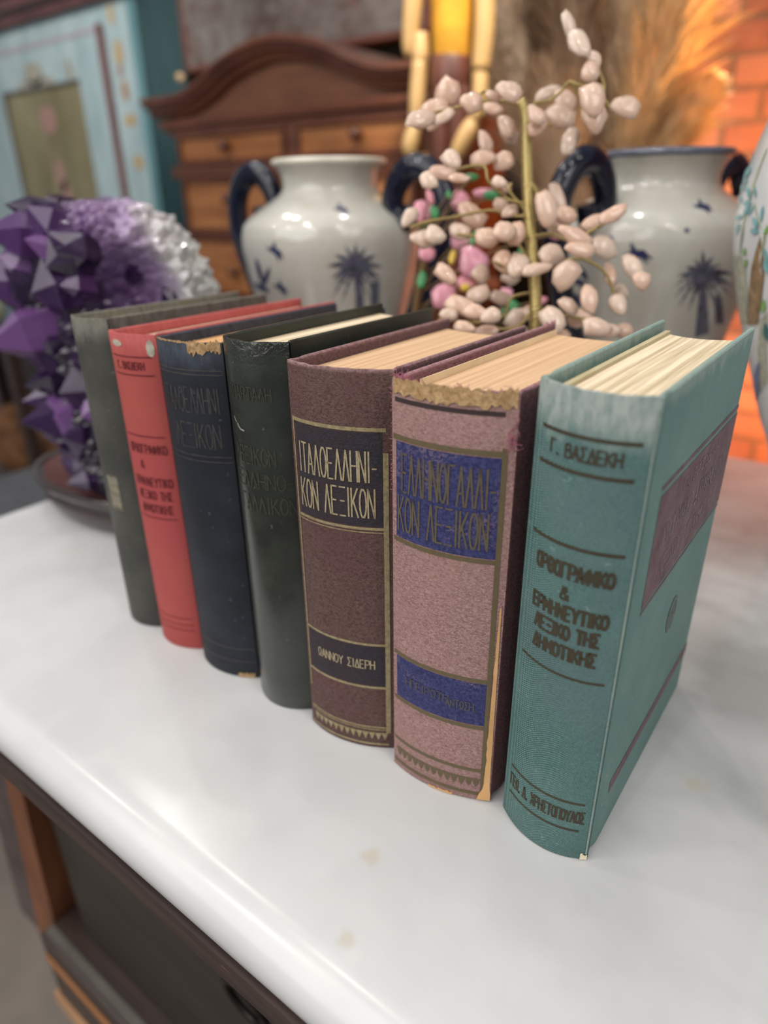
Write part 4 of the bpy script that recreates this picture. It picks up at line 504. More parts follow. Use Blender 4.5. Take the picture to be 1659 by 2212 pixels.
lettering(s7, o7, 'title_lettering', ink7, [('ΟΡΘΟΓΡΑΦΙΚΟ', 0.53, 0.1490, 0.0064, 0.66, 0.00068), ('&', 0.50, 0.1395, 0.0054, 0.075, 0.00055), ('ΕΡΜΗΝΕΥΤΙΚΟ', 0.53, 0.1303, 0.0062, 0.66, 0.00068), ('ΛΕΞΙΚΟ ΤΗΣ', 0.53, 0.1212, 0.0062, 0.57, 0.00068), ('ΔΗΜΟΤΙΚΗΣ', 0.53, 0.1115, 0.0062, 0.56, 0.00068)])
lettering(s7, o7, 'publisher_lettering', ink7, [('ΓΕΩ. Δ. ΧΡΗΣΤΟΠΟΥΛΟΣ', 0.52, 0.0235, 0.0068, 0.80, 0.00042)])
wear7 = cloth('rubbed_joint_cloth', (0.13, 0.21, 0.195), (0.50, 0.52, 0.44), 0.0009, 0.8, 0.8, None, 0.3, seed=3)
vrule(s7, o7, 'rubbed_edge', wear7, 0.982, 0.004, 0.219, 0.0004)
panel(s7, o7, 'worn_foot', plain('cream_wear', (0.70, 0.62, 0.46), 0.9, 0.2), 0.93, 0.995, 0.0001, 0.0035, 0.0003, 0.0018, False, True, 3)
t7 = NT('maroon_band', 0.6, 0.35); _a = t7.noise(t7.co(), 60, 4, 0.7); _b = t7.noise(t7.co((1, 900, 900)), 1.0, 2); _d = t7.noise(t7.co((1, 1, 0.35)), 420, 2)
_c = t7.mix(t7.ramp(_a, [(0.35, 0.0), (0.7, 1.0)]), (0.115, 0.062, 0.078), (0.20, 0.125, 0.135)); t7.col(t7.mix(t7.math('MULTIPLY', t7.ramp(_d, [(0.6, 0.0), (0.75, 1.0)]), 0.3), _c, (0.30, 0.24, 0.22))); t7.bump(_b, 0.0002, 0.5)
cov7 = PARTS[('teal cloth book with maroon bands across its cover, rightmost of the row', 'back_cover')]; th7 = b7[3]
def cover_patch(name, y0, y1, z0, z1, mat, off=0.00015):
    x = th7+off; return mesh(name, [(x, y0, z0), (x, y1, z0), (x, y1, z1), (x, y0, z1)], [(0, 1, 2, 3)], mat, cov7)
for a, b_ in ((0.1828, 0.1850), (0.1296, 0.1806), (0.1266, 0.1282), (0.0262, 0.0338)): cover_patch('maroon_band', 0.0170, 0.1535, a, b_, t7.m)
emb7 = plain('embossed_letters', (0.26, 0.20, 0.20), 0.5, 0.5, 0, 0.2, 500)
fc = lambda a, z, off: Vector((th7+0.00015+off, a, z))
mb = MB(); text(mb, fc, 'Γ. ΒΑΣΔΕΚΗ', 0.085, 0.1700, 0.0055, 0.062, 0.00030, 0.0002); text(mb, fc, 'ΟΡΘΟΓΡΑΦΙΚΟ & ΕΡΜΗΝΕΥΤΙΚΟ', 0.084, 0.1530, 0.0095, 0.112, 0.00030, 0.0002); text(mb, fc, 'ΛΕΞΙΚΟ ΤΗΣ ΔΗΜΟΤΙΚΗΣ', 0.084, 0.1372, 0.0085, 0.098, 0.00028, 0.0002)
mb.obj('cover_lettering', emb7, cov7)
mb = MB(); fill_poly(mb, [fc(0.0845+0.009*math.cos(2*PI*k/24), 0.0913+0.0105*math.sin(2*PI*k/24), 0.0) for k in range(24)])
e7 = mb.obj('oval_emblem', plain('emblem_green', (0.10, 0.15, 0.13), 0.6, 0.3, 0, 0.3, 300), cov7)
mb = MB(); ribbon(mb, [(0.0845+0.0074*math.cos(2*PI*k/24), 0.0913+0.0088*math.sin(2*PI*k/24)) for k in range(25)], 0.00025, fc, 0.0002); text(mb, fc, 'ΓΧ', 0.0845, 0.0882, 0.006, 0.007, 0.00035, 0.0002); mb.obj('emblem_outline', emb7, cov7)
MB().box(0.0052, 0.0078, 0.004, 0.147, 0.003, 0.2198).obj('endpaper', plain('endpaper_olive', (0.50, 0.43, 0.26), 0.85), b7[0])
# ------------------------------------------------------------------ structure
flo = MB().box(-4.6, 2.6, -1.6, 2.1, -0.05, 0.0).obj('floor', plain('brown_grey_floor', (0.17, 0.145, 0.125), 0.55, 0.4, 0, 0.25, 5)); struct(flo)
tb = NT('brick', 0.85, 0.25); x, y, z = tb.sep(tb.tc.outputs['Object']); cmb = tb.t.nodes.new('ShaderNodeCombineXYZ'); tb.L(x, cmb.inputs[0]); tb.L(z, cmb.inputs[1])
br = tb.t.nodes.new('ShaderNodeTexBrick'); br.inputs['Scale'].default_value = 1.0; br.inputs['Brick Width'].default_value = 0.155; br.inputs['Row Height'].default_value = 0.0715; br.inputs['Mortar Size'].default_value = 0.0075; br.inputs['Mortar Smooth'].default_value = 0.35
br.inputs['Color1'].default_value = (0.22, 0.075, 0.05, 1); br.inputs['Color2'].default_value = (0.52, 0.24, 0.15, 1); br.inputs['Mortar'].default_value = (0.15, 0.11, 0.08, 1)
tb.L(cmb.outputs[0], br.inputs['Vector']); nz = tb.noise(tb.co(), 16, 5, 0.65)
tb.col(tb.mix(tb.math('MULTIPLY', tb.ramp(nz, [(0.35, 0.0), (0.7, 1.0)]), 0.45), br.outputs['Color'], (0.48, 0.20, 0.12)))
tb.bump(tb.math('ADD', tb.math('MULTIPLY', br.outputs['Fac'], -1.0), tb.math('MULTIPLY', nz, 0.5)), 0.008, 0.8)
struct(MB().box(-0.70, 2.6, 2.05, 2.15, 0.0, 2.7).obj('wall_right', tb.m))
struct(MB().box(-4.6, -0.70, 2.05, 2.15, 0.0, 2.7).obj('wall_back', plain('shadow_black_wall', (0.012, 0.010, 0.009), 0.9, 0.1)))  # near-black colour paints in the shadow on this part of the wall

# ------------------------------------------------------------------ marble slab and its chest
def rounded_rect(x0, x1, y0, y1, r, n=8):
    P = []
    for cx_, cy_, a in ((x1-r, y0+r, -90), (x1-r, y1-r, 0), (x0+r, y1-r, 90), (x0+r, y0+r, 180)):
        for k in range(n+1): q = math.radians(a+90*k/n); P.append((cx_+r*math.cos(q), cy_+r*math.sin(q)))
    return P
tm = NT('white_marble', 0.22, 0.5); v = tm.co(); a = tm.noise(v, 4.5, 6, 0.6, 0.8); b = tm.noise(tm.co(loc=(3, 7, 0)), 13, 3, 0.5, 0.2); xx, yy, zz = tm.sep(v)
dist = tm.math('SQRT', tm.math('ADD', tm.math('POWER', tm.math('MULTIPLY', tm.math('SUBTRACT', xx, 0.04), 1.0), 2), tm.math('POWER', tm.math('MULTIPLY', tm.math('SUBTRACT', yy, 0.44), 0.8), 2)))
shade_mask = tm.ramp(tm.math('ADD', dist, tm.math('MULTIPLY', tm.math('SUBTRACT', a, 0.5), 0.30)), [(0.09, 1.0), (0.25, 0.0)])  # local grey patch: the jar's soft shading painted into the marble colour
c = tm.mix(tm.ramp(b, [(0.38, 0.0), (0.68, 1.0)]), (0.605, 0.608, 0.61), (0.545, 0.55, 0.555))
c = tm.mix(tm.math('MULTIPLY', shade_mask, tm.ramp(tm.noise(tm.co((0.8, 1.2, 1)), 11, 3, 0.5, 0.4), [(0.36, 1.0), (0.68, 0.2)])), c, (0.33, 0.335, 0.325))
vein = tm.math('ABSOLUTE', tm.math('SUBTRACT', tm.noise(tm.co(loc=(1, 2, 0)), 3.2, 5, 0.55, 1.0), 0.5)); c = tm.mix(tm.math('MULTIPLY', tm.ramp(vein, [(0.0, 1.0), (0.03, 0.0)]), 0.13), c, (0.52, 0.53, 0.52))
sp = tm.noise(tm.co(loc=(0.37, 0.2, 0)), 38, 1, 0.3); c = tm.mix(tm.math('MULTIPLY', tm.ramp(sp, [(0.77, 0.0), (0.82, 1.0)]), 0.5), c, (0.66, 0.56, 0.40))
for px_, py_, r_, k_ in ((-0.139, 0.172, 0.006, 0.45), (-0.124, 0.134, 0.005, 0.4), (-0.024, 0.309, 0.007, 0.5)):
    dd_ = tm.math('SQRT', tm.math('ADD', tm.math('POWER', tm.math('SUBTRACT', xx, px_), 2), tm.math('POWER', tm.math('SUBTRACT', yy, py_), 2)))
    c = tm.mix(tm.math('MULTIPLY', tm.ramp(tm.math('ADD', tm.math('MULTIPLY', dd_, 0.5/r_), tm.math('MULTIPLY', tm.math('SUBTRACT', tm.noise(v, 120, 3), 0.5), 0.9)), [(0.1, 1.0), (0.5, 0.0)]), k_), c, (0.50, 0.41, 0.28))
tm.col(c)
tm.b.inputs['Subsurface Weight'].default_value = 0.0
P = rounded_rect(-0.689, 0.56, 0.108, 0.8685, 0.05); n = len(P); ctr = Vector((-0.065, 0.488)); vs = []; fs = []
prof = [(0.006, 0.0), (0.0015, 0.0015), (0, 0.005)]+[(0.020*(1-math.cos(q*PI/2/9)), 0.009+0.017*math.sin(q*PI/2/9)) for q in range(0, 10)]
prof = [(p, z-0.026) for p, z in prof]
for ins, z in prof:
    for k in range(n):
        e = Vector(P[(k+1) % n])-Vector(P[k-1]); nn = Vector((-e.y, e.x)).normalized(); q = Vector(P[k])+nn*ins; vs.append((q.x, q.y, z))
for r in range(len(prof)-1):
    for k in range(n): fs.append((r*n+k, r*n+(k+1) % n, (r+1)*n+(k+1) % n, (r+1)*n+k))
fs.append(tuple(range(n))[::-1]); fs.append(tuple((len(prof)-1)*n+k for k in range(n)))
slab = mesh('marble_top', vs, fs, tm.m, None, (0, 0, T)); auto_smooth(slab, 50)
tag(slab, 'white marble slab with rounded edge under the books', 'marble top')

ebony = NT('black_stained_wood', 0.38, 0.5); f = ebony.noise(ebony.co((1, 12, 12)), 6, 5, 0.65); g = ebony.noise(ebony.co((1, 8, 8)), 14, 3)
ebony.col(ebony.mix(ebony.ramp(f, [(0.4, 0.0), (0.7, 1.0)]), (0.030, 0.019, 0.016), (0.062, 0.038, 0.032))); ebony.bump(f, 0.0005, 0.3); ebony = ebony.m
dk = wood('dark_drawer_wood', (0.020, 0.016, 0.012), (0.036, 0.030, 0.024), 0.45, 'x', 4); rawwood = wood('bare_orange_wood', (0.30, 0.115, 0.035), (0.46, 0.20, 0.075), 0.6, 'x', 5); redwood = wood('red_brown_wood', (0.15, 0.05, 0.02), (0.26, 0.095, 0.04), 0.5, 'z', 5)
ch = thing('chest_of_drawers', 'dark stained wooden chest under the marble slab, its edges worn to bare wood', 'chest', (0, 0, 0))
MB().box(-0.60, 0.50, 0.20, 0.80, 0.34, T-0.0265, 0.004).obj('carcass', dk, ch)
# moulded lip under the slab
pf = [(0.20, 0.0), (0.1065, 0.0), (0.1055, -0.0025), (0.1075, -0.004), (0.1065, -0.014), (0.1085, -0.0165), (0.1075, -0.019), (0.112, -0.0225), (0.20, -0.0225)]
mb = MB(); v = [(x, y, T-0.0265+z) for x in (-0.655, 0.53) for y, z in pf]; m = len(pf); mb.add(v, [(i, (i+1) % m, m+(i+1) % m, m+i) for i in range(m)]+[tuple(range(m))[::-1], tuple(range(m, 2*m))]); mb.obj('top_moulding', ebony, ch)
mb = MB(); q = [(0.1155+0.0016*noise.noise((x*60, 0, 0)), 0) for x in (0,)]
v = []; N = 60
for i in range(N+1):
    x = -0.25+0.45*i/N; w = 0.0011*(0.7+0.9*noise.noise((x*55, 3, 0))); w = max(0.00015, w); v += [(x, 0.1068, T-0.0265-0.0038), (x, 0.1068, T-0.0265-w*2.0-0.0042)]
mb.add(v, [(2*i, 2*i+1, 2*i+3, 2*i+2) for i in range(N)]); mb.obj('bare_wood_edge', rawwood, ch)['label'] = 'orange bare wood where the lip is worn'
MB().box(-0.56, 0.46, 0.182, 0.202, 0.36, T-0.056, 0.003).obj('drawer', dk, ch)
dr = ch.children[-1]
def ringpull(x, z):
    o = bpy.data.objects.new('drawer_pull', None); C.objects.link(o); o.parent = dr; o.location = (x, 0.182, z); bpy.data.objects.remove(o)
    mb = MB(); v_, f_ = lathe([(0.0, -0.014), (0.007, -0.013), (0.009, -0.008), (0.005, -0.003), (0.013, -0.001), (0.014, 0.0015)], 20); mb.add([(x+p[0], 0.182+p[2], z+p[1]) for p in v_], f_)
    R = 0.026; mb.tube([(x+R*0.8*math.sin(q*2*PI/20), 0.172-0.004*math.cos(q*2*PI/20), z-0.018+R*math.cos(q*2*PI/20)) for q in range(21)], 0.003, 8)
    return mb.obj('drawer_pull', plain('dark_iron', (0.022, 0.017, 0.014), 0.4, 0.5, 0.6), dr, smooth=True)
ringpull(-0.262, T-0.232); ringpull(0.17, T-0.232)
def slant(name, pts, y0, y1, mat, par):
    mb = MB(); n = len(pts); mb.add([(x, y0, z) for x, z in pts]+[(x, y1, z) for x, z in pts], [tuple(range(n)), tuple(range(2*n-1, n-1, -1))]+[(i, n+i, n+(i+1) % n, (i+1) % n) for i in range(n)]); return mb.obj(name, mat, par)
slant('corner_post', [(-0.562, T-0.05), (-0.538, T-0.05), (-0.612, T-0.520), (-0.668, T-0.54)], 0.168, 0.20, redwood, ch)
slant('outer_post', [(-0.640, T-0.05), (-0.562, T-0.05), (-0.668, T-0.54), (-0.72, T-0.54)], 0.171, 0.215, plain('purple_brown_lacquer', (0.055, 0.036, 0.040), 0.3, 0.6, 0, 0.5, 18), ch)
mb = MB().box(-0.600, 0.50, 0.150, 0.21, T-0.575, T-0.452, 0.004); mb.obj('lower_rail', ebony, ch)
MB().box(-0.595, 0.5, 0.1475, 0.152, T-0.490, T-0.482).obj('rail_edge', rawwood, ch); MB().box(-0.606, 0.5, 0.146, 0.152, T-0.582, T-0.560).obj('rail_edge', wood('pale_bare_wood', (0.42, 0.22, 0.11), (0.60, 0.36, 0.20), 0.6, 'x', 5), ch)
MB().box(-0.596, 0.50, 0.1555, 0.165, T-0.454, T-0.4505).obj('rail_highlight', plain('grey_highlight', (0.12, 0.11, 0.095), 0.4), ch)  # pale strip paints a highlight along the rail's top edge
for sx in (-0.58, 0.44):
    for sy in (0.21, 0.74): MB().box(sx, sx+0.055, sy, sy+0.05, 0.0, 0.36, 0.006).obj('leg', ebony, ch)

# ------------------------------------------------------------------ two-handled vases
def profile(P, n=5): return [(max(q.x, 0), q.y) for q in catmull([(r, z) for r, z in P], n)]
def smooth_profile(P, n=4):
    out = []
    for (r0, z0), (r1, z1) in zip(P, P[1:]):
        for k in range(n): out.append((r0+(r1-r0)*k/n, z0+(z1-z0)*k/n))
    out.append(P[-1])
    for _ in range(1): out = [out[0]]+[((out[i-1][0]+2*out[i][0]+out[i+1][0])/4, (out[i-1][1]+2*out[i][1]+out[i+1][1])/4) for i in range(1, len(out)-1)]+[out[-1]]
    return out
VP = [(.062, 0), (.0625, .01), (.058, .02), (.064, .06), (.074, .12), (.0815, .16), (.088, .189), (.0935, .213), (.0968, .237), (.0968, .250), (.0940, .2605), (.0865, .2685), (.068, .2805), (.0545, .2885), (.0502, .2945), (.0498, .301), (.0520, .309), (.0570, .3160), (.0592, .3195)]
JP = [(.046, 0), (.047, .006), (.044, .015), (.046, .035), (.054, .06), (.0645, .083), (.070, .1027), (.0794, .1212), (.0933, .158), (.1066, .193), (.1157, .2206), (.1226, .247), (.1252, .266), (.1248, .288), (.1223, .306), (.1193, .320), (.1150, .336), (.106, .357), (.088, .385), (.06, .405), (.045, .417), (.044, .435), (.05, .447)]
def rz(P, z):
    for (r0, z0), (r1, z1) in zip(P, P[1:]):
        if z0 <= z <= z1: return r0+(r1-r0)*(z-z0)/max(1e-6, z1-z0)
    return P[-1][0]
def decal(name, polys, P, mat, par, off=0.0005):
    bm = bmesh.new()
    for L in polys:
        vs_ = [bm.verts.new((p[0], p[1], 0)) for p in L]
        try: bm.faces.new(vs_)
        except ValueError: pass
    bmesh.ops.triangulate(bm, faces=bm.faces[:])
    bmesh.ops.subdivide_edges(bm, edges=[e for e in bm.edges if e.calc_length() > 0.05], cuts=2, use_grid_fill=False)
    bmesh.ops.triangulate(bm, faces=bm.faces[:])
    for w in bm.verts:
        r = rz(P, w.co.y)+off; w.co = Vector((r*math.cos(w.co.x), r*math.sin(w.co.x), w.co.y))
    bm.normal_update()
    for q in bm.faces:
        c_ = q.calc_center_median()
        if q.normal.dot(Vector((c_.x, c_.y, 0))) < 0: q.normal_flip()
    me = bpy.data.meshes.new(name); bm.to_mesh(me); bm.free(); me.materials.append(mat)
    o = bpy.data.objects.new(name, me); C.objects.link(o); o.parent = par; return o
tg = NT('stoneware_glaze', 0.16, 0.5); a = tg.noise(tg.co(), 13, 4, 0.6); b = tg.noise(tg.co((1, 1, 0.5)), 38, 4, 0.6); c = tg.mix(tg.ramp(a, [(0.35, 0.0), (0.7, 1.0)]), (0.46, 0.44, 0.385), (0.56, 0.545, 0.49))
tg.col(tg.mix(tg.math('MULTIPLY', tg.ramp(b, [(0.55, 0.0), (0.8, 1.0)]), 0.5), c, (0.40, 0.36, 0.30))); tg.coat(0.6, 0.04); glaze = tg.m
navy = NT('navy_glaze', 0.10, 0.4); _n = navy.noise(navy.co(), 25, 2); navy.col(navy.mix(_n, (0.002, 0.003, 0.009), (0.004, 0.007, 0.024))); navy.coat(0.15, 0.03); navy = navy.m
motif = plain('blue_black_paint', (0.085, 0.085, 0.125), 0.3, 0.5, 0, 0.6, 150); motifb = plain('blue_paint', (0.022, 0.030, 0.095), 0.3, 0.5, 0, 0.4, 150)
inside_rim = plain('rim_glaze', (0.66, 0.62, 0.52), 0.15, 0.5, coat=0.5)
SP = smooth_profile(VP)
HP = [(.074, .118), (.100, .160), (.124, .205), (.139, .250), (.138, .285), (.122, .308), (.101, .312), (.085, .298), (.079, .279), (.086, .264), (.099, .266), (.103, .278)]
def urn(label, x, y, hd, palm, birds, rimm):
    t = thing('two_handled_vase', label, 'vase', (x, y, T+0.0003), 'pair of pale stoneware vases with navy handles')
    inn = [(r-0.005, z) for r, z in SP[::-1] if z > 0.02]; tip = [(SP[-1][0]-0.001, SP[-1][1]+0.0022), (SP[-1][0]-0.004, SP[-1][1]+0.0018)]
    v_, f_ = lathe([(0.0, 0.002), (0.05, 0.001)]+SP+tip+inn+[(0.0, 0.025)], 72); bo = mesh('body', v_, f_, glaze, t, smooth=True)
    v_, f_ = lathe([(SP[-1][0]-0.0015, SP[-1][1]-0.0035), (SP[-1][0]+0.0012, SP[-1][1]-0.002), (SP[-1][0]+0.0014, SP[-1][1]+0.001), (SP[-1][0]-0.0006, SP[-1][1]+0.003), (SP[-1][0]-0.0045, SP[-1][1]+0.0025)], 72); mesh('rim', v_, f_, rimm, t, smooth=True)
    for sgn in (1, -1):
        dv = Vector((math.cos(hd), math.sin(hd), 0))*sgn; side = Vector((-dv.y, dv.x, 0))
        pts = [dv*q.x+Vector((0, 0, q.y)) for q in catmull([(a_, b_, 0) for a_, b_ in HP], 5)]
        m_ = len(pts); rad = [0.0085+0.002*math.sin(PI*min(1, i/m_*1.1)) for i in range(m_)]
        MB().tube(pts, rad, 12, 1.2, 0, side).obj('handle', navy, t, smooth=True)
    decal('palm_motif', palm, SP, motif, bo)
    for b_ in birds[:3]: decal('bird_motif', b_, SP, motifb, bo)
    for L in birds[3]: decal('leaf_motif', [L], SP, motifb, bo)
    return t
urn('pale vase with navy scroll handles behind the red and green books', -0.515, 0.60, YAW-0.60, V1_PALM, V1_BIRDS, inside_rim)
urn('pale vase with navy scroll handles behind the teal book, left of the tall bamboo jar', -0.21, 0.73, YAW+0.58, V2_PALM, V2_BIRDS, plain('blue_grey_rim', (0.10, 0.11, 0.15), 0.15, 0.5, coat=0.6))

# ------------------------------------------------------------------ tall jar with bamboo
JS = smooth_profile(JP)
tj = NT('white_porcelain', 0.14, 0.5); tj.col(tj.mix(tj.noise(tj.co(), 9, 3), (0.62, 0.64, 0.65), (0.70, 0.72, 0.73))); tj.coat(0.6, 0.04)
j = thing('porcelain_jar', 'tall white porcelain jar painted with bamboo, cut by the right edge', 'jar', (0.0092, 0.612, T+0.0003))
v, f = lathe([(0.0, 0.002), (0.04, 0.001)]+JS+[(0.045, 0.445), (0.039, 0.435), (0.039, 0.419), (0.07, 0.388), (0.098, 0.30), (0.0, 0.30)], 96); jb = mesh('body', v, f, tj.m, j, smooth=True)
pbp = plain('pale_bamboo_paint', (0.42, 0.42, 0.32), 0.3, 0.4, 0, 0.35, 220); olp = plain('olive_paint', (0.36, 0.40, 0.24), 0.3, 0.4, 0, 0.2, 100); grp = plain('green_paint', (0.20, 0.38, 0.10), 0.25, 0.5, 0, 0.25, 140)
for L_ in J_PALE: decal('pale_bamboo', [L_], JS, pbp, jb, 0.0004)
decal('bamboo_trunk', J_TRUNK, JS, plain('brown_bamboo_paint', (0.26, 0.17, 0.09), 0.3, 0.4, 0, 0.45, 160), jb, 0.0007)
for L_ in J_STEM: decal('bamboo_stem', [L_], JS, olp, jb, 0.0008)
turq = plain('turquoise_paint', (0.20, 0.42, 0.44), 0.25, 0.5, 0, 0.25, 140)
for L_ in J_LEAF[:-1]: decal('bamboo_leaf', [L_], JS, turq, jb, 0.001)
for L_ in J_GREEN: decal('green_leaf', [L_], JS, grp, jb, 0.0011)
decal('dark_leaf', J_LEAF[-1:], JS, plain('dark_teal_paint', (0.03, 0.16, 0.16), 0.25), jb, 0.0012); decal('blue_rock', J_BLUE, JS, plain('blue_rock_paint', (0.16, 0.19, 0.34), 0.3, 0.4, 0, 0.4, 150), jb, 0.0008)

# ------------------------------------------------------------------ stone chip tree
def chip(l, w, seed, flat=0.55):
    bm = bmesh.new(); bmesh.ops.create_icosphere(bm, subdivisions=2, radius=0.5)
    for q in bm.verts:
        p = q.co; k = 1+0.34*noise.noise(p*2.6+Vector((seed*3.1, seed, 0)))
        tp = 1.0-0.38*(p.x+0.1); q.co = Vector((p.x*l*k, p.y*w*k*tp, p.z*w*flat*k*tp))
    V_ = [q.co.copy() for q in bm.verts]; F_ = [[w_.index for w_ in q.verts] for q in bm.faces]; bm.free(); return V_, F_
def stone_mat(name, c, sss=0.25):
    t = NT(name, 0.16, 0.5); n_ = t.noise(t.co(), 90, 3); oi = t.t.nodes.new('ShaderNodeObjectInfo')
    a_ = t.mix(t.ramp(n_, [(0.35, 0.0), (0.75, 1.0)]), c, tuple(x_*0.82 for x_ in c)); t.col(t.mix(oi.outputs['Random'], a_, tuple(x_*k_ for x_, k_ in zip(c, (0.92, 0.76, 0.70)))))
    t.b.inputs['Subsurface Weight'].default_value = sss; t.b.inputs['Subsurface Radius'].default_value = (0.006, 0.003, 0.002); t.coat(0.3, 0.06); return t.m
quartz = stone_mat('cream_quartz', (0.70, 0.555, 0.45)); goldw = NT('gold_wire', 0.38, 0.5, 0.75); goldw.col((0.44, 0.34, 0.14)); goldw = goldw.m
tr = thing('stone_chip_tree', 'gold wire tree hung with cream stone chips behind the mauve book', 'ornament', (-0.232, 0.47, T+0.0003))
def twist_wire(mb, pts, r, n=6, pitch=0.006, strands=2):
    P_ = catmull(pts, 10); acc = 0.0
    L_ = [0.0]
    for a_, b_ in zip(P_, P_[1:]): L_.append(L_[-1]+(b_-a_).length)
    tot = L_[-1]; M_ = max(8, int(tot/(pitch/6))); side = Vector((0.3, 0.2, 0.9)); cen = []
    for i in range(M_+1):
        s_ = tot*i/M_; k = 0
        while k < len(L_)-2 and L_[k+1] < s_: k += 1
        cen.append(P_[k].lerp(P_[k+1], (s_-L_[k])/max(1e-9, L_[k+1]-L_[k])))
    for st in range(strands):
        q = []
        for i, p in enumerate(cen):
            t_ = (cen[min(M_, i+1)]-cen[max(0, i-1)]).normalized(); a_ = side-t_*side.dot(t_); a_.normalize(); b_ = t_.cross(a_); ph = 2*PI*(tot*i/M_)/pitch+2*PI*st/strands
            q.append(p+a_*r*math.cos(ph)+b_*r*math.sin(ph))
        mb.tube(q, r*0.95, n)
foot = Vector((TRUNK[-1][0]*1.0, TRUNK[-1][1], 0.02)); mb = MB(); twist_wire(mb, TRUNK+[tuple(Vector(TRUNK[-1]).lerp(foot, 0.5)), tuple(foot)], 0.0024, 5, 0.0075, 3); mb.obj('trunk', goldw, tr, smooth=True)
for w in TWIGS: mb = MB(); twist_wire(mb, [(p[0], p[1]+random.uniform(-.01, .01), p[2]) for p in w], 0.00065, 4, 0.0035, 2); mb.obj('branch', goldw, tr, smooth=True)
bm = bmesh.new(); bmesh.ops.create_icosphere(bm, subdivisions=3, radius=1)
for q in bm.verts: k = 1+0.25*noise.noise(q.co*2); q.co = Vector((q.co.x*0.045*k+foot.x, q.co.y*0.035*k+foot.y, max(0, q.co.z*0.018*k+0.012)))
me = bpy.data.meshes.new('stone_base'); bm.to_mesh(me); bm.free(); me.materials.append(plain('dark_rock', (0.10, 0.09, 0.08), 0.7)); o = bpy.data.objects.new('stone_base', me); C.objects.link(o); o.parent = tr
SHAPES = [chip(1, 1, k*1.7) for k in range(7)]
def axes(ang, tilt):
    a_ = math.radians(ang); u = RR*math.cos(a_)-UU*math.sin(a_); v_ = RR*math.sin(a_)+UU*math.cos(a_); n_ = -D
    u = (u+n_*tilt).normalized(); v_ = (v_-u*v_.dot(u)).normalized(); return Matrix((u, v_, u.cross(v_))).transposed()
for i, (x, y, z, l, w, ang) in enumerate(STONES):
    V_, F_ = SHAPES[i % 7]; o = mesh('stone_chip', [(p.x*l*1.3, p.y*w*1.28, p.z*w*1.1) for p in V_], F_, quartz, tr, (x, y, z), True)
    o.rotation_euler = axes(ang+random.uniform(-8, 8)+(180 if random.random() < .5 else 0), random.uniform(-.3, .3)).to_euler()

# ------------------------------------------------------------------ pink flowering ornament
pk = stone_mat('pink_glass', (0.72, 0.33, 0.42), 0.2); gr_ = plain('green_glass', (0.05, 0.26, 0.09), 0.25, 0.5, 0, 0.5, 60); ye = plain('yellow_glass', (0.70, 0.46, 0.06), 0.3)
pt = thing('pink_blossom_tree', 'small ornamental tree of pink petals and green leaves behind the cream chip tree', 'ornament', (-0.352, 0.515, T+0.0003))
v, f = lathe([(0.0, 0.0), (0.034, 0.0), (0.040, 0.01), (0.042, 0.04), (0.038, 0.042), (0.034, 0.034), (0.0, 0.034)], 32); mesh('pot', v, f, plain('brown_pot', (0.12, 0.05, 0.03), 0.4), pt, smooth=True)
mb = MB(); mb.tube(catmull([(0, 0, 0.034), (0.006, 0.002, 0.10), (0.0, 0.0, 0.16), (0.012, 0.004, 0.24)], 6), 0.0035, 8)
for p in PETALS+LEAVES: 
    e = Vector(p[:3]); s_ = Vector((0.004, 0.001, min(max(0.06, e.z-0.05), 0.23))); mb.tube(catmull([s_, s_.lerp(e, 0.55)+Vector((0, 0, 0.008)), e], 5), 0.0009, 5)
mb.obj('stem', plain('brown_wire', (0.16, 0.09, 0.03), 0.5), pt, smooth=True)
for nm, L, m in (('petal', PETALS, pk), ('leaf', LEAVES, gr_), ('stamen', YEL, ye)):
    for i, (x, y, z, w, h) in enumerate(L):
        V_, F_ = SHAPES[(i+2) % 7]; o = mesh(nm, [(p.x*w*(1.7 if nm == 'petal' else 1.25), p.y*h*(1.6 if nm == 'petal' else 1.2), p.z*w*0.9) for p in V_], F_, m, pt, (x, y, z), True); o.rotation_euler = axes(random.uniform(-20, 20), 0).to_euler()

# ------------------------------------------------------------------ amethyst on its stand
st = thing('oval_wooden_stand', 'dark oval wooden stand under the amethyst', 'stand', (-0.56, 0.368, T+0.0003), None, (0, 0, math.radians(13)))
std = wood('dark_rosewood', (0.016, 0.010, 0.009), (0.038, 0.022, 0.019), 0.3, 'x', 5, 0.5); stt = wood('rosewood_top', (0.075, 0.022, 0.018), (0.14, 0.05, 0.042), 0.22, 'x', 5, 0.6)
def oval(P, n=72): v_, f_ = lathe(P, n); return [(x_*1.0, y_*0.575, z_) for x_, y_, z_ in v_], f_
v, f = oval([(0.0, 0.006), (0.122, 0.006), (0.133, 0.010), (0.1365, 0.017), (0.1345, 0.024), (0.130, 0.0275), (0.136, 0.0305), (0.143, 0.033), (0.1455, 0.037), (0.143, 0.0405), (0.136, 0.0405), (0.132, 0.038), (0.0, 0.038)]); mesh('plinth', v, f, std, st, smooth=True)
v, f = oval([(0.133, 0.0385), (0.0, 0.0388)]); mesh('top_panel', v, f[:72], stt, st)
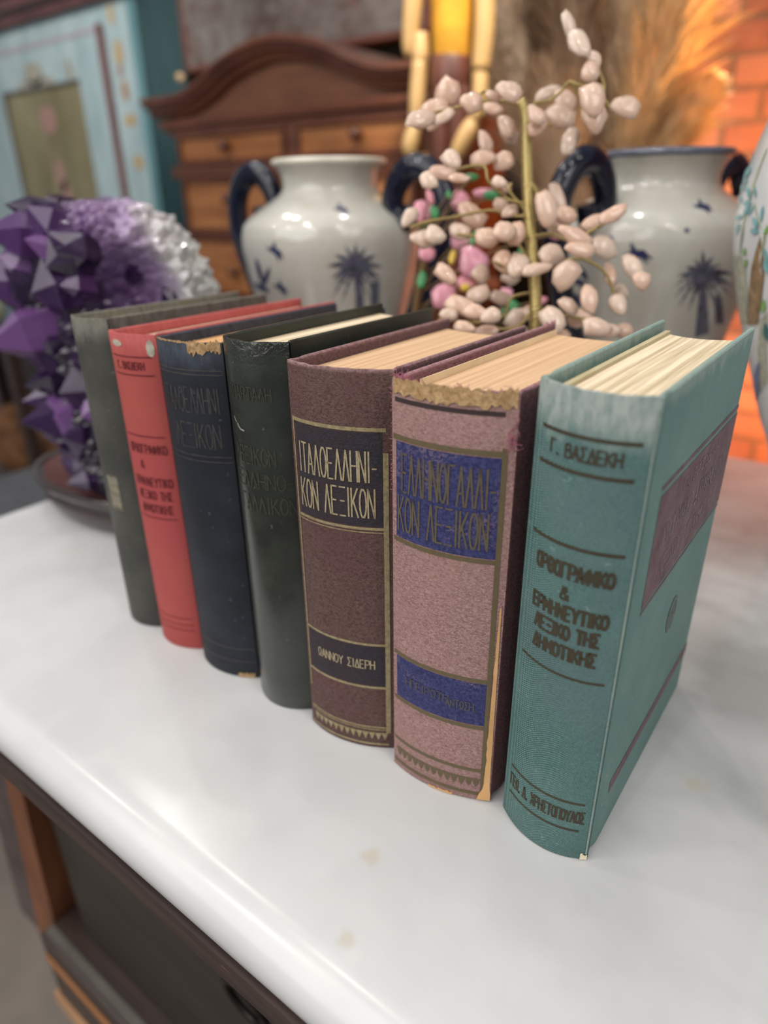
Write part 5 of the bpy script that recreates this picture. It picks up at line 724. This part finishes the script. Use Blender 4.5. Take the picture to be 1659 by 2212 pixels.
for a in (35, 145, 215, 325):
    cx_, cy_ = 0.112*math.cos(math.radians(a)), 0.112*0.575*math.sin(math.radians(a)); tx = Vector((-math.sin(math.radians(a)), 0.575*math.cos(math.radians(a)))).normalized()
    P_ = [(-0.026, 0.013), (-0.022, 0.004), (-0.013, 0.0), (0.013, 0.0), (0.022, 0.004), (0.026, 0.013)]; nv = Vector((tx.y, -tx.x)); mb = MB(); n = len(P_)
    mb.add([(cx_+tx.x*q+nv.x*o_, cy_+tx.y*q+nv.y*o_, z) for o_ in (-0.008, 0.008) for q, z in P_], [tuple(range(n)), tuple(range(2*n-1, n-1, -1))]+[(i, n+i, n+(i+1) % n, (i+1) % n) for i in range(n)]); mb.obj('foot', std, st)
AM = Vector((-0.545, 0.372, T)); ag = thing('amethyst_geode', 'purple amethyst cluster with pale rind on a wooden stand, left of the books', 'geode', tuple(AM))
SL = [(0.0392, -0.066, 0.030, -0.072), (0.0503, -0.0726, 0.027, -0.066), (0.0728, -0.0798, 0.0356, -0.05), (0.1104, -0.0863, 0.0528, -0.035), (0.1555, -0.0878, 0.0658, -0.018), (0.1932, -0.1000, 0.0663, -0.003), (0.2233, -0.1040, 0.0638, 0.011), (0.2497, -0.095, 0.0484, 0.024), (0.2723, -0.078, 0.028, 0.034), (0.2817, -0.064, 0.0136, 0.038), (0.2873, -0.042, -0.0071, 0.041)]
CUTF = [0.0]*11
def slice_at(z):
    for (z0, *a_), (z1, *b_) in zip(SL, SL[1:]):
        if z <= z1: t_ = (z-z0)/(z1-z0); return [p*(1-t_)+q*t_ for p, q in zip(a_, b_)]
    return list(SL[-1][1:])
def amp(u, ph, z, rough=True):
    l_, r_, fwd = slice_at(z); c_ = (l_+r_)/2; hw = (r_-l_)/2; hd = min(0.058, hw*0.9+0.006)
    fwd = 0.25*fwd
    x_ = c_+hw*math.cos(ph); y_ = fwd+hd*math.sin(ph)
    p = RT*x_+FW*y_+Vector((0, 0, z))
    # hollow on the camera side
    dd = math.hypot((x_-0.004)/0.030, (z-0.198)/0.036)
    if math.sin(ph) < 0 and dd < 1.6: p += FW*0.042*max(0, 1-dd*dd/2.56)
    return p
NA, NZ = 120, 110; V_ = []; F_ = []
for k in range(NZ+1):
    z = 0.0392+(0.2873-0.0392)*k/NZ
    for i in range(NA):
        ph = 2*PI*i/NA; p = amp(0, ph, z); n_ = (RT*math.cos(ph)+FW*math.sin(ph))
        cell = noise.voronoi(p*95)[0]; cell2 = noise.voronoi(p*210+Vector((3, 1, 2)))[0]
        d_ = 0.011*(0.55-min(1, cell[0]*1.15))+0.004*(0.5-cell2[0]); V_.append(p+n_*d_*min(1, (z-0.036)*30)+Vector((0, 0, 0.5*d_ if k > NZ*0.7 else 0)))
for k in range(NZ):
    for i in range(NA): F_.append((k*NA+i, k*NA+(i+1) % NA, (k+1)*NA+(i+1) % NA, (k+1)*NA+i))
F_.append(tuple(range(NA))[::-1]); F_.append(tuple(NZ*NA+i for i in range(NA)))
ta = NT('amethyst_druse', 0.22, 0.5); sx, sy, sz = ta.sep(ta.tc.outputs['Object'])
ac = ta.math('ADD', ta.math('MULTIPLY', sx, RT.x), ta.math('MULTIPLY', sy, RT.y)); ac = ta.math('ADD', ac, ta.math('MULTIPLY', ta.math('SUBTRACT', sz, 0.2), 0.34)); ac = ta.math('ADD', ac, ta.math('MULTIPLY', ta.math('SUBTRACT', ta.noise(ta.co(), 32, 4, 0.65), 0.5), 0.045))
c = ta.ramp(ta.math('MULTIPLY_ADD', ac, 5.0), [(0.12, (0.010, 0.004, 0.018)), (0.36, (0.035, 0.014, 0.055)), (0.52, (0.17, 0.09, 0.22)), (0.66, (0.34, 0.24, 0.40)), (0.74, (0.52, 0.49, 0.50)), (0.85, (0.46, 0.46, 0.43)), (0.97, (0.36, 0.38, 0.38))])
for nd in ta.t.nodes:
    if nd.type == 'MATH' and nd.operation == 'MULTIPLY_ADD': nd.inputs[2].default_value = 0.5
ta.col(c); ta.coat(0.5, 0.08); ta.b.inputs['Subsurface Weight'].default_value = 0.12; ta.b.inputs['Subsurface Radius'].default_value = (0.008, 0.004, 0.01)
mesh('crystal_crust', V_, F_, ta.m, ag)
tc_ = NT('amethyst_crystal', 0.14, 0.35); oi = tc_.t.nodes.new('ShaderNodeObjectInfo'); n_ = tc_.noise(tc_.co(), 45, 3); c = tc_.ramp(oi.outputs['Random'], [(0.0, (0.022, 0.006, 0.040)), (0.45, (0.045, 0.014, 0.078)), (0.8, (0.105, 0.034, 0.165)), (1.0, (0.25, 0.11, 0.33))])
tc_.col(tc_.mix(tc_.ramp(n_, [(0.5, 0.0), (0.8, 0.25)]), c, (0.30, 0.20, 0.38))); tc_.coat(0.15, 0.03); tc_.b.inputs['Transmission Weight'].default_value = 0.35; tc_.b.inputs['IOR'].default_value = 1.54
def crystal(base, tip, r, seed):
    rnd = random.Random(seed); b_ = Vector(base); t_ = Vector(tip); ax = (t_-b_).normalized(); L_ = (t_-b_).length; u = ax.orthogonal().normalized(); w = ax.cross(u); a0 = rnd.uniform(0, PI)
    V2 = []; rr = [r*rnd.uniform(.75, 1.2) for _ in range(6)]; sh = L_-min(L_*0.62, r*1.25)
    for lv, k in ((-0.25*L_, 1.0), (sh, 0.94)):
        for i in range(6): q = a0+i*PI/3; V2.append(b_+ax*(lv+(rnd.uniform(-.15, .15)*r if lv > 0 else 0))+(u*math.cos(q)+w*math.sin(q))*rr[i]*k)
    V2.append(t_+u*rnd.uniform(-.2, .2)*r+w*rnd.uniform(-.2, .2)*r)
    return V2, [(i, (i+1) % 6, 6+(i+1) % 6, 6+i) for i in range(6)]+[(6+i, 6+(i+1) % 6, 12) for i in range(6)]
big = [(-0.0491, 0.2537, -0.1049, 0.2675, 0.017), (-0.0744, 0.2239, -0.1304, 0.2245, 0.020), (-0.0666, 0.1899, -0.1199, 0.1774, 0.020), (-0.0607, 0.1598, -0.098, 0.1696, 0.016), (-0.0612, 0.1297, -0.109, 0.1208, 0.014), (-0.0595, 0.1014, -0.1059, 0.1095, 0.017), (-0.0536, 0.0732, -0.0847, 0.0792, 0.013), (-0.053, 0.2725, -0.084, 0.2842, 0.010), (-0.063, 0.1485, -0.0942, 0.1413, 0.012)]
for i, (a0, z0, a1, z1, r) in enumerate(big):
    y0 = -0.030+0.010*math.sin(i*2.1); cv, cf = crystal(RT*a0+FW*(y0+0.012)+Vector((0, 0, z0)), RT*a1+FW*(y0-0.016)+Vector((0, 0, z1)), r*1.3, i); mesh('crystal', cv, cf, tc_.m, ag)
rnd = random.Random(21); cnt = 0
while cnt < 50:
    z = rnd.uniform(0.055, 0.279); ph = rnd.uniform(1.02*PI, 1.74*PI) if cnt < 34 else rnd.uniform(0.8*PI, 1.1*PI)
    p = amp(0, ph, z); xa = p.dot(RT)
    if math.hypot((xa-0.002)/0.026, (z-0.198)/0.030) < 1.0: continue
    n_ = (RT*(math.cos(ph)-0.45)+FW*math.sin(ph)+Vector((0, 0, rnd.uniform(-.45, .5)+(0.6 if z > 0.25 else 0)))).normalized()
    sc_ = 1.0 if xa < -0.02 else 0.55; r = rnd.uniform(0.012, 0.024)*sc_; L_ = rnd.uniform(0.012, 0.022)*sc_
    cv, cf = crystal(p-n_*0.008, p+n_*L_, r, 100+cnt); mesh('crystal', cv, cf, tc_.m, ag); cnt += 1

# ------------------------------------------------------------------ arched chest in the background
pine = wood('orange_pine', (0.24, 0.080, 0.022), (0.42, 0.17, 0.055), 0.4, 'x', 3.0, 0.15); mah = wood('brown_moulding', (0.088, 0.026, 0.012), (0.165, 0.054, 0.026), 0.27, 'x', 3.0, 0.15); dkw = wood('dark_tympanum', (0.12, 0.042, 0.018), (0.22, 0.085, 0.038), 0.33, 'x', 2.5, 0.15)
cb = thing('arched_cabinet', 'brown wooden cabinet with arched pediment and small drawers behind the vases', 'cabinet', (0, 1.40, 0), None, None)
XL, XR = -1.785, -0.905
MB().box(XL, XR, 0.014, 0.34, 0.0, T+0.47).obj('carcass', wood('dark_red_carcass', (0.075, 0.022, 0.010), (0.13, 0.042, 0.018), 0.35, 'z', 3), cb)
cur = catmull([(-1.852, .545, 0), (-1.74, .543, 0), (-1.672, .549, 0), (-1.60, .570, 0), (-1.53, .600, 0), (-1.443, .623, 0), (-1.345, .634, 0), (-1.245, .623, 0), (-1.158, .600, 0), (-1.088, .570, 0), (-1.018, .549, 0), (-0.95, .543, 0), (-0.838, .545, 0)], 6)
def sweep(name, prof_, mat):
    mb = MB(); v_ = []; m_ = len(prof_)
    for i, p in enumerate(cur):
        e = (cur[min(len(cur)-1, i+1)]-cur[max(0, i-1)]).normalized(); n_ = Vector((-e.y, e.x))
        for d_, y_ in prof_: v_.append((p.x+n_.x*d_, y_, T+p.y+n_.y*d_))
    f_ = [(i*m_+k, i*m_+(k+1) % m_, (i+1)*m_+(k+1) % m_, (i+1)*m_+k) for i in range(len(cur)-1) for k in range(m_)]+[tuple(range(m_))[::-1], tuple((len(cur)-1)*m_+k for k in range(m_))]
    o_ = mb.add(v_, f_).obj(name, mat, cb); return auto_smooth(o_, 45)
sweep('pediment_moulding', [(0.0, 0.30), (0.0, -0.045), (-0.012, -0.048), (-0.016, -0.036), (-0.026, -0.033), (-0.030, -0.020), (-0.044, -0.014), (-0.047, -0.002), (-0.050, 0.01), (-0.050, 0.30)], mah)
pts = [(p.x, p.y-0.03) for p in cur if XL+0.01 < p.x < XR-0.01]; n = len(pts); v = [(x, 0.004, T+z) for x, z in pts]+[(x, 0.004, T+0.465) for x, z in pts]; v += [(x, 0.02, z) for x, _, z in v]
mesh('tympanum', v, [(i+n, i+n+1, i+1, i) for i in range(n-1)]+[(2*n+i, 2*n+i+1, 3*n+i+1, 3*n+i) for i in range(n-1)], dkw, cb)
MB().box(XL-0.03, XR+0.03, -0.022, 0.10, T+0.468, T+0.488, 0.005).obj('cornice_strip', mah, cb); MB().box(XL-0.012, XR+0.012, -0.010, 0.10, T+0.452, T+0.470, 0.004).obj('cornice_strip', mah, cb)
def drawer(x0, x1, z0, z1, knobs):
    d_ = MB().box(x0, x1, -0.004, 0.03, T+z0, T+z1, 0.004).obj('drawer', pine, cb); fr = MB()
    for a_ in ((x0-0.012, x1+0.012, z1, z1+0.012), (x0-0.012, x1+0.012, z0-0.012, z0), (x0-0.012, x0, z0, z1), (x1, x1+0.012, z0, z1)): fr.box(a_[0], a_[1], -0.012, 0.02, T+a_[2], T+a_[3], 0.003)
    fr.obj('drawer_bead', mah, d_)
    for kx, kz in knobs:
        v_, f_ = lathe([(0.0, 0.034), (0.011, 0.032), (0.015, 0.025), (0.013, 0.017), (0.007, 0.011), (0.009, 0.0)], 20); mesh('knob', [(kx+p[0], -0.004-p[2], T+kz+p[1]) for p in v_], f_, mah, d_, smooth=True)
drawer(-1.745, -1.350, 0.388, 0.442, [(-1.548, 0.418)]); drawer(-1.290, -0.955, 0.388, 0.442, [(-1.10, 0.420)])
drawer(-1.745, -0.955, 0.212, 0.330, [(-1.555, 0.29), (-1.12, 0.29)]); drawer(-1.745, -0.955, 0.040, 0.178, [(-1.56, 0.10), (-1.12, 0.10)]); drawer(-1.745, -0.955, -0.18, 0.005, [(-1.56, -0.08), (-1.12, -0.08)])
for z0, z1 in ((0.343, 0.374), (0.190, 0.200)): MB().box(XL-0.008, XR+0.008, -0.012, 0.02, T+z0, T+z1, 0.004).obj('rail', mah, cb)
MB().box(-1.335, -1.305, -0.008, 0.02, T+0.374, T+0.455, 0.003).obj('divider', mah, cb)
tag(MB().add([(-1.70+p[0]*0.032*math.cos(0), 1.385+p[1]*0.014, T+0.5435+0.042+p[2]*0.041) for p in [tuple(Vector(q)) for q in SHAPES[0][0]]], SHAPES[0][1]).obj('carved_figure', plain('pale_wood_figure', (0.72, 0.48, 0.24), 0.5), smooth=True), 'small pale carved wooden piece on the cabinet cornice left of its arch', 'carving')

# ------------------------------------------------------------------ painting above
pn = NT('distressed_canvas', 0.6, 0.4); a = pn.noise(pn.co((1, 1, 1)), 9, 6, 0.7, 1.5); b = pn.noise(pn.co((5, 1, 16)), 5, 4, 0.7, 1.0); c = pn.mix(pn.ramp(a, [(0.38, 0.0), (0.6, 1.0)]), (0.135, 0.090, 0.080), (0.25, 0.235, 0.225))
c = pn.mix(pn.ramp(pn.noise(pn.co(loc=(2, 0, 4)), 8, 3), [(0.6, 0.0), (0.7, 0.6)]), c, (0.42, 0.21, 0.15)); pn.col(pn.mix(pn.math('MULTIPLY', pn.ramp(b, [(0.55, 0.0), (0.8, 1.0)]), 0.5), c, (0.22, 0.18, 0.17))); pn.bump(b, 0.003, 0.6)
pa = thing('painting', 'grey brown distressed painting on the wall above the arched cabinet', 'painting', (-1.88, 2.03, T+1.03))
MB().box(-0.53, 0.55, -0.02, 0.012, -0.284, 0.33).obj('canvas', pn.m, pa); fr = MB(); fm_ = wood('reddish_frame', (0.13, 0.05, 0.035), (0.24, 0.10, 0.075), 0.4, 'x', 4)
fr.box(-0.545, 0.565, -0.032, 0.014, -0.302, -0.282, 0.004).box(-0.545, 0.565, -0.032, 0.014, 0.328, 0.35, 0.004).box(-0.548, -0.528, -0.032, 0.014, -0.302, 0.35, 0.004).box(0.548, 0.568, -0.032, 0.014, -0.302, 0.35, 0.004); fr.obj('frame', fm_, pa)

# ------------------------------------------------------------------ painted wardrobe
def painted(name, c1, c2, c3, seed=0):
    t = NT(name, 0.4, 0.45); a_ = t.noise(t.co((1, 1, 0.35), (seed, 0, 0)), 9, 5, 0.6); b_ = t.noise(t.co((9, 9, 0.8)), 5, 4, 0.6); c_ = t.mix(t.ramp(a_, [(0.35, 0.0), (0.7, 1.0)]), c1, c2)
    t.col(t.mix(t.math('MULTIPLY', t.ramp(b_, [(0.5, 0.0), (0.72, 1.0)]), 0.5), c_, c3)); t.bump(b_, 0.0008, 0.3); return t.m
blue = painted('pale_blue_paint', (0.20, 0.28, 0.30), (0.33, 0.41, 0.43), (0.24, 0.26, 0.22)); blue2 = painted('teal_blue_paint', (0.075, 0.165, 0.185), (0.115, 0.23, 0.25), (0.085, 0.15, 0.16), 3); olive = painted('olive_paint_panel', (0.115, 0.10, 0.05), (0.20, 0.185, 0.105), (0.15, 0.085, 0.055), 5); redm = wood('maroon_moulding', (0.085, 0.030, 0.032), (0.15, 0.065, 0.062), 0.35, 'z', 3)
wr = thing('painted_wardrobe', 'pale blue painted wardrobe with floral panels behind the amethyst', 'wardrobe', (-2.015, 1.5, 0))
MB().box(-1.25, 0.0, 0.0, 0.16, 0.05, T+0.93, 0.004).obj('carcass', blue, wr)
MB().box(-0.012, 0.002, 0.012, 0.162, 0.05, T+0.93).obj('side_panel', blue2, wr)
MB().box(-0.035, 0.0045, -0.0025, 0.012, 0.05, T+0.84, 0.002).obj('corner_stile', blue2, wr)
pf = [(0.0, 0.0), (-0.02, 0.0), (-0.028, 0.02), (-0.05, 0.035), (-0.058, 0.06), (-0.075, 0.07), (-0.075, 0.10), (0.0, 0.10)]; m = len(pf); mb = MB(); mb.add([(x, y, T+0.836+z) for x in (-1.30, 0.03) for y, z in pf], [(i, (i+1) % m, m+(i+1) % m, m+i) for i in range(m)]+[tuple(range(m)), tuple(range(2*m-1, m-1, -1))]); mb.obj('cornice', redm, wr)
d_ = MB().box(-0.83, -0.188, -0.006, 0.01, 0.2, T+0.775, 0.004).obj('door', blue, wr)
MB().box(-0.188, -0.165, -0.016, 0.004, 0.2, T+0.782, 0.004).obj('vertical_moulding', redm, wr)
MB().box(-0.83, -0.188, -0.0078, 0.0, T+0.762, T+0.778, 0.003).obj('top_moulding', painted('mauve_line', (0.24, 0.22, 0.24), (0.30, 0.28, 0.29), (0.2, 0.2, 0.2)), d_)
pnl = MB().box(-0.815, -0.335, -0.0085, 0.0, 0.3, T+0.642).obj('door_panel', olive, d_); ol = painted('dark_line_paint', (0.05, 0.048, 0.042), (0.075, 0.07, 0.06), (0.06, 0.05, 0.04))
fr = MB().box(-0.825, -0.333, -0.014, 0.0, T+0.640, T+0.652, 0.003).box(-0.832, -0.815, -0.014, 0.0, 0.3, T+0.652, 0.003); fr.obj('panel_moulding', ol, d_)
def flat_blob(name, L, mat, par, y=-0.0092):
    for cx_, cz_, rx, rz_ in L: MB().add([(cx_, y, T+cz_)]+[(cx_+rx*math.cos(2*PI*k/18)*(1+0.22*noise.noise((k*.9, cx_*30, cz_*9))), y, T+cz_+rz_*math.sin(2*PI*k/18)*(1+0.22*noise.noise((k*.9, cz_*30, 1)))) for k in range(18)], [(0, 1+(k+1) % 18, 1+k) for k in range(18)]).obj(name, mat, par)
pinkp = painted('faded_pink_paint', (0.24, 0.135, 0.115), (0.30, 0.17, 0.15), (0.18, 0.13, 0.10), 2); gp = painted('faded_ochre_paint', (0.30, 0.22, 0.11), (0.36, 0.27, 0.15), (0.25, 0.22, 0.17), 4); gg = painted('grey_olive_paint', (0.225, 0.215, 0.175), (0.27, 0.26, 0.21), (0.21, 0.21, 0.19), 6)
flat_blob('flower_motif', [(-0.55, 0.37, 0.030, 0.055), (-0.56, 0.55, 0.05, 0.045), (-0.53, 0.30, 0.035, 0.06)], pinkp, pnl)
flat_blob('scroll_motif', [(-0.60, 0.69, 0.06, 0.035), (-0.66, 0.66, 0.06, 0.016), (-0.54, 0.662, 0.06, 0.016), (-0.38, 0.68, 0.018, 0.035)], gg, d_, -0.0068)
flat_blob('side_motif', [(-0.105, 0.70, 0.022, 0.035), (-0.10, 0.60, 0.020, 0.03), (-0.115, 0.80, 0.015, 0.03), (-0.095, 0.52, 0.03, 0.018), (-0.085, 0.40, 0.028, 0.022)], gp, wr, -0.0012)
flat_blob('side_flower', [(-0.10, 0.60, 0.012, 0.022), (-0.11, 0.655, 0.012, 0.02)], pinkp, wr, -0.0016)

# ------------------------------------------------------------------ wooden lay figure
lw = wood('pale_limewood', (0.50, 0.29, 0.10), (0.66, 0.42, 0.17), 0.4, 'z', 4, 0.3); yl = plain('mustard_cloth', (0.62, 0.30, 0.03), 0.7, 0.2, 0, 0.3, 22); brn = wood('red_brown_trousers', (0.085, 0.026, 0.016), (0.15, 0.05, 0.03), 0.4, 'z', 4)
fg = thing('wooden_figure', 'jointed wooden figure in mustard top and brown trousers in front of the cabinet', 'figurine', (-0.71, 1.15, T))
def limb(pts, rad, nm, mat, n=12): return MB().tube(catmull([tuple(Vector(p)-Vector((-0.71, 0, 0))) for p in pts], 4), [q.x for q in catmull([(r, 0, 0) for r in rad], 4)], n).obj(nm, mat, fg, smooth=True)
limb([(-0.706, 0, 0.487), (-0.706, 0, 0.52), (-0.708, 0, 0.58), (-0.712, 0, 0.66), (-0.715, 0, 0.72)], [0.030, 0.0335, 0.036, 0.043, 0.036], 'torso', yl, 20)
limb([(-0.705, 0, 0.500), (-0.706, 0, 0.486), (-0.706, 0, 0.465), (-0.706, 0, 0.44)], [0.033, 0.036, 0.037, 0.033], 'hips', brn, 20)
for s_ in (-1, 1): limb([(-0.706+s_*0.017, 0, 0.455), (-0.706+s_*0.018, 0, 0.38), (-0.706+s_*0.018, 0.004, 0.27), (-0.706+s_*0.019, 0, 0.16)], [0.021, 0.019, 0.015, 0.013], 'leg', brn)
for s_ in (-1, 1): MB().box(0.004+s_*0.019-0.013, 0.004+s_*0.019+0.013, -0.035, 0.018, 0.148, 0.166, 0.006).obj('shoe', brn, fg)
v, f = lathe([(0.0, 0.0), (0.012, 0.004), (0.014, 0.03), (0.034, 0.05), (0.040, 0.075), (0.034, 0.105), (0.0, 0.122)], 24); mesh('head', [(p[0]-0.004, p[1], p[2]+0.715) for p in v], f, lw, fg, smooth=True)
limb([(-0.765, -0.01, 0.69), (-0.775, -0.012, 0.60), (-0.782, -0.014, 0.525), (-0.776, -0.016, 0.508)], [0.017, 0.017, 0.0145, 0.010], 'upper_arm', lw)
limb([(-0.757, -0.018, 0.535), (-0.756, -0.02, 0.505), (-0.758, -0.024, 0.49)], [0.012, 0.0155, 0.012], 'elbow', lw)
limb([(-0.757, -0.022, 0.497), (-0.757, -0.028, 0.44), (-0.760, -0.03, 0.395)], [0.013, 0.014, 0.010], 'forearm', lw)
limb([(-0.757, -0.03, 0.402), (-0.764, -0.032, 0.385), (-0.768, -0.034, 0.365), (-0.762, -0.034, 0.350)], [0.009, 0.014, 0.014, 0.006], 'hand', lw)
limb([(-0.650, -0.01, 0.69), (-0.645, -0.01, 0.60), (-0.640, -0.012, 0.53), (-0.643, -0.014, 0.47)], [0.017, 0.0165, 0.017, 0.0155], 'upper_arm', lw)
limb([(-0.645, -0.014, 0.485), (-0.640, -0.018, 0.445), (-0.646, -0.022, 0.40)], [0.013, 0.013, 0.010], 'forearm', lw)
limb([(-0.646, -0.02, 0.405), (-0.655, -0.026, 0.385), (-0.672, -0.03, 0.355), (-0.682, -0.03, 0.34)], [0.009, 0.015, 0.013, 0.005], 'hand', lw)
pd = thing('mahogany_pedestal', 'red brown wooden pedestal under the jointed figure', 'pedestal', (-0.706, 1.15, 0)); v, f = lathe([(0.0, T+0.1475), (0.10, T+0.1475), (0.105, T+0.135), (0.085, T+0.115), (0.055, T+0.09), (0.05, T-0.05), (0.062, T-0.3), (0.05, T-0.5), (0.09, T-0.62), (0.13, 0.12), (0.14, 0.0), (0.0, 0.0)], 32)
mesh('column', [(p[0], p[1], p[2]) for p in v[32*0:]], f, wood('mahogany', (0.13, 0.035, 0.016), (0.22, 0.07, 0.03), 0.25, 'z', 3, 0.4), pd, smooth=True)

# ------------------------------------------------------------------ pampas grass
def plume_mat(name, c, c2):
    t = NT(name, 0.9, 0.1); t.col(t.mix(t.noise(t.co(), 26, 3), c, c2)); return t.m
pot = thing('floor_pot', 'tall dark floor pot holding the pampas grass behind the vases', 'pot', (-0.535, 1.475, 0)); v, f = lathe([(0.0, 0.0), (0.10, 0.0), (0.13, 0.2), (0.14, 0.5), (0.10, 0.72), (0.075, T-0.06), (0.085, T-0.035), (0.075, T-0.04), (0.06, T-0.12), (0.0, T-0.12)], 40); mesh('body', v, f, plain('dark_clay', (0.05, 0.035, 0.03), 0.6), pot, smooth=True)
PM = [plume_mat('taupe_plume', (0.66, 0.53, 0.40), (0.46, 0.35, 0.25)), plume_mat('brown_plume', (0.50, 0.37, 0.26), (0.26, 0.19, 0.13)), plume_mat('straw_plume', (0.72, 0.54, 0.33), (0.55, 0.40, 0.23))]
KP = 1.34
PL = [('brown pampas plume leaning furthest left, beside the jointed figure', (-0.62, 1.10, .60), (-0.49, 1.10, .34), 0.030, 1), ('taupe pampas plume crossing behind the top stone chips', (-0.52, 1.14, .63), (-0.45, 1.13, .33), 0.034, 0), ('dark brown pampas plume in the middle of the bunch', (-0.475, 1.05, .62), (-0.435, 1.07, .32), 0.028, 1), ('straw pampas plume upright right of centre in the bunch', (-0.40, 1.13, .62), (-0.405, 1.12, .30), 0.034, 0), ('bright orange lit pampas plume bending right over the second vase', (-0.310, 1.08, .56), (-0.385, 1.09, .27), 0.030, 2), ('short wispy pampas plume lowest on the right before the bricks', (-0.272, 1.10, .415), (-0.365, 1.10, .27), 0.016, 2), ('pale taupe pampas plume low on the left of the bunch', (-0.565, 1.06, .50), (-0.455, 1.08, .22), 0.026, 0), ('tan pampas plume hanging low behind the tree trunk', (-0.475, 1.04, .44), (-0.415, 1.06, .15), 0.026, 0), ('orange lit pampas plume tall at the back of the bunch', (-0.345, 1.16, .66), (-0.395, 1.14, .36), 0.032, 2)]
for i, (lab, a, b, r, m) in enumerate(PL):
    A_, B_ = [Vector((p[0]*KP, p[1]*KP, 0.285+(p[2]-0.285)*KP)) for p in (a, b)]; r *= KP*1.45; g = thing('pampas_plume', lab, 'dried grass', (-0.535, 1.475, T), 'pampas grass plumes in the floor pot'); O_ = Vector((-0.535, 1.475, 0)); base = Vector((random.uniform(-.03, .03), random.uniform(-.02, .02), -0.085))
    MB().tube(catmull([base, (base+(B_-O_))/2, B_-O_, A_-O_], 6), 0.0022, 6).obj('stalk', PM[1], g, smooth=True)
    mb = MB(); ax = (A_-B_); L_ = ax.length; ax.normalize(); u = ax.orthogonal().normalized(); w = ax.cross(u); rnd = random.Random(i)
    for k in range(1300):
        t_ = rnd.random()**0.8; q = rnd.uniform(0, 2*PI); p = B_-O_+ax*L_*t_; dr_ = (u*math.cos(q)+w*math.sin(q)); ln = r*rnd.uniform(0.9, 2.0)*(0.45+0.9*math.sin(PI*min(1, t_*0.85+0.15)))
        e1 = p+dr_*ln*0.45+ax*ln*0.7; e2 = p+dr_*ln*0.85+ax*ln*1.25+Vector((0, 0, -0.2*ln)); sd = ax.cross(dr_).normalized()*0.0019*rnd.uniform(.6, 1.6); n0 = len(mb.v)
        mb.v += [tuple(x_) for x_ in (p-sd, p+sd, e1-sd*1.3, e1+sd*1.3, e2)]; mb.f += [(n0, n0+1, n0+3, n0+2), (n0+2, n0+3, n0+4)]
    mb.obj('plume', PM[m], g)

# ------------------------------------------------------------------ things at the far left
sh = thing('dark_side_table', 'dark open side table with a blue top at the left edge', 'table', (-1.98, 0.80, 0)); bt_ = painted('navy_top_paint', (0.05, 0.075, 0.11), (0.10, 0.14, 0.18), (0.06, 0.07, 0.09), 8)
MB().box(-0.42, 0.255, -0.03, 0.33, T-0.012, T+0.018, 0.004).obj('table_top', bt_, sh); MB().box(-0.42, 0.20, 0.24, 0.27, 0.0, T-0.012).obj('back_board', ebony, sh); MB().box(-0.42, 0.20, 0.0, 0.25, T-0.50, T-0.47, 0.003).obj('shelf', ebony, sh)
for sx in (-0.42, 0.17):
    for sy in (0.0, 0.21): MB().box(sx, sx+0.03, sy, sy+0.03, 0, T-0.012, 0.003).obj('leg', ebony, sh)
rust = plain('rust_basket', (0.16, 0.075, 0.035), 0.8, 0.2, 0, 0.6, 25)
for x_, lab in ((-1.86, 'rust brown wicker bundle on the dark shelf nearest the amethyst'), (-2.06, 'rust brown wicker bundle on the dark shelf at the left edge')):
    v, f = lathe([(0.0, 0.0), (0.07, 0.0), (0.09, 0.06), (0.085, 0.14), (0.05, 0.20), (0.0, 0.21)], 24); o = mesh('wicker_bundle', [(p[0]*(1+.12*noise.noise(Vector(p)*30)), p[1], p[2]) for p in v], f, rust, None, (x_, 0.915, T-0.4695), True); tag(o, lab, 'basket', 'rust brown bundles on the dark shelf')
jr = thing('blue_jar', 'navy blue jar with orange lid standing on the dark side table', 'jar', (-1.72, 0.875, T+0.0183)); v, f = lathe([(0.0, 0.0), (0.035, 0.0), (0.052, 0.05), (0.05, 0.10), (0.03, 0.14), (0.028, 0.155), (0.0, 0.155)], 32); mesh('body', v, f, navy, jr, smooth=True); v, f = lathe([(0.030, 0.155), (0.033, 0.165), (0.03, 0.19), (0.02, 0.215), (0.0, 0.22)], 32); mesh('lid', v, f, plain('orange_glaze', (0.75, 0.26, 0.05), 0.3), jr, smooth=True)
dsh = thing('pale_green_ball', 'pale green round ornament on the dark side table in front of the navy jar', 'ornament', (-1.76, 0.775, T+0.0183)); v, f = lathe([(0.0, 0.0), (0.018, 0.002), (0.03, 0.014), (0.034, 0.032), (0.03, 0.05), (0.018, 0.062), (0.0, 0.065)], 28); mesh('body', v, f, plain('pale_green_glaze', (0.34, 0.38, 0.24), 0.3), dsh, smooth=True)
so_ = thing('grey_stool', 'grey upholstered stool with brown wooden legs behind the marble corner', 'stool', (-1.36, 0.62, 0)); MB().box(-0.22, 0.16, -0.16, 0.16, 0.45, 0.56, 0.03).obj('seat_cushion', plain('grey_fabric', (0.085, 0.09, 0.10), 0.9, 0.2), so_)
for sx in (-0.20, 0.11):
    for sy in (-0.14, 0.11): MB().box(sx, sx+0.03, sy, sy+0.03, 0, 0.452, 0.004).obj('leg', pine, so_)
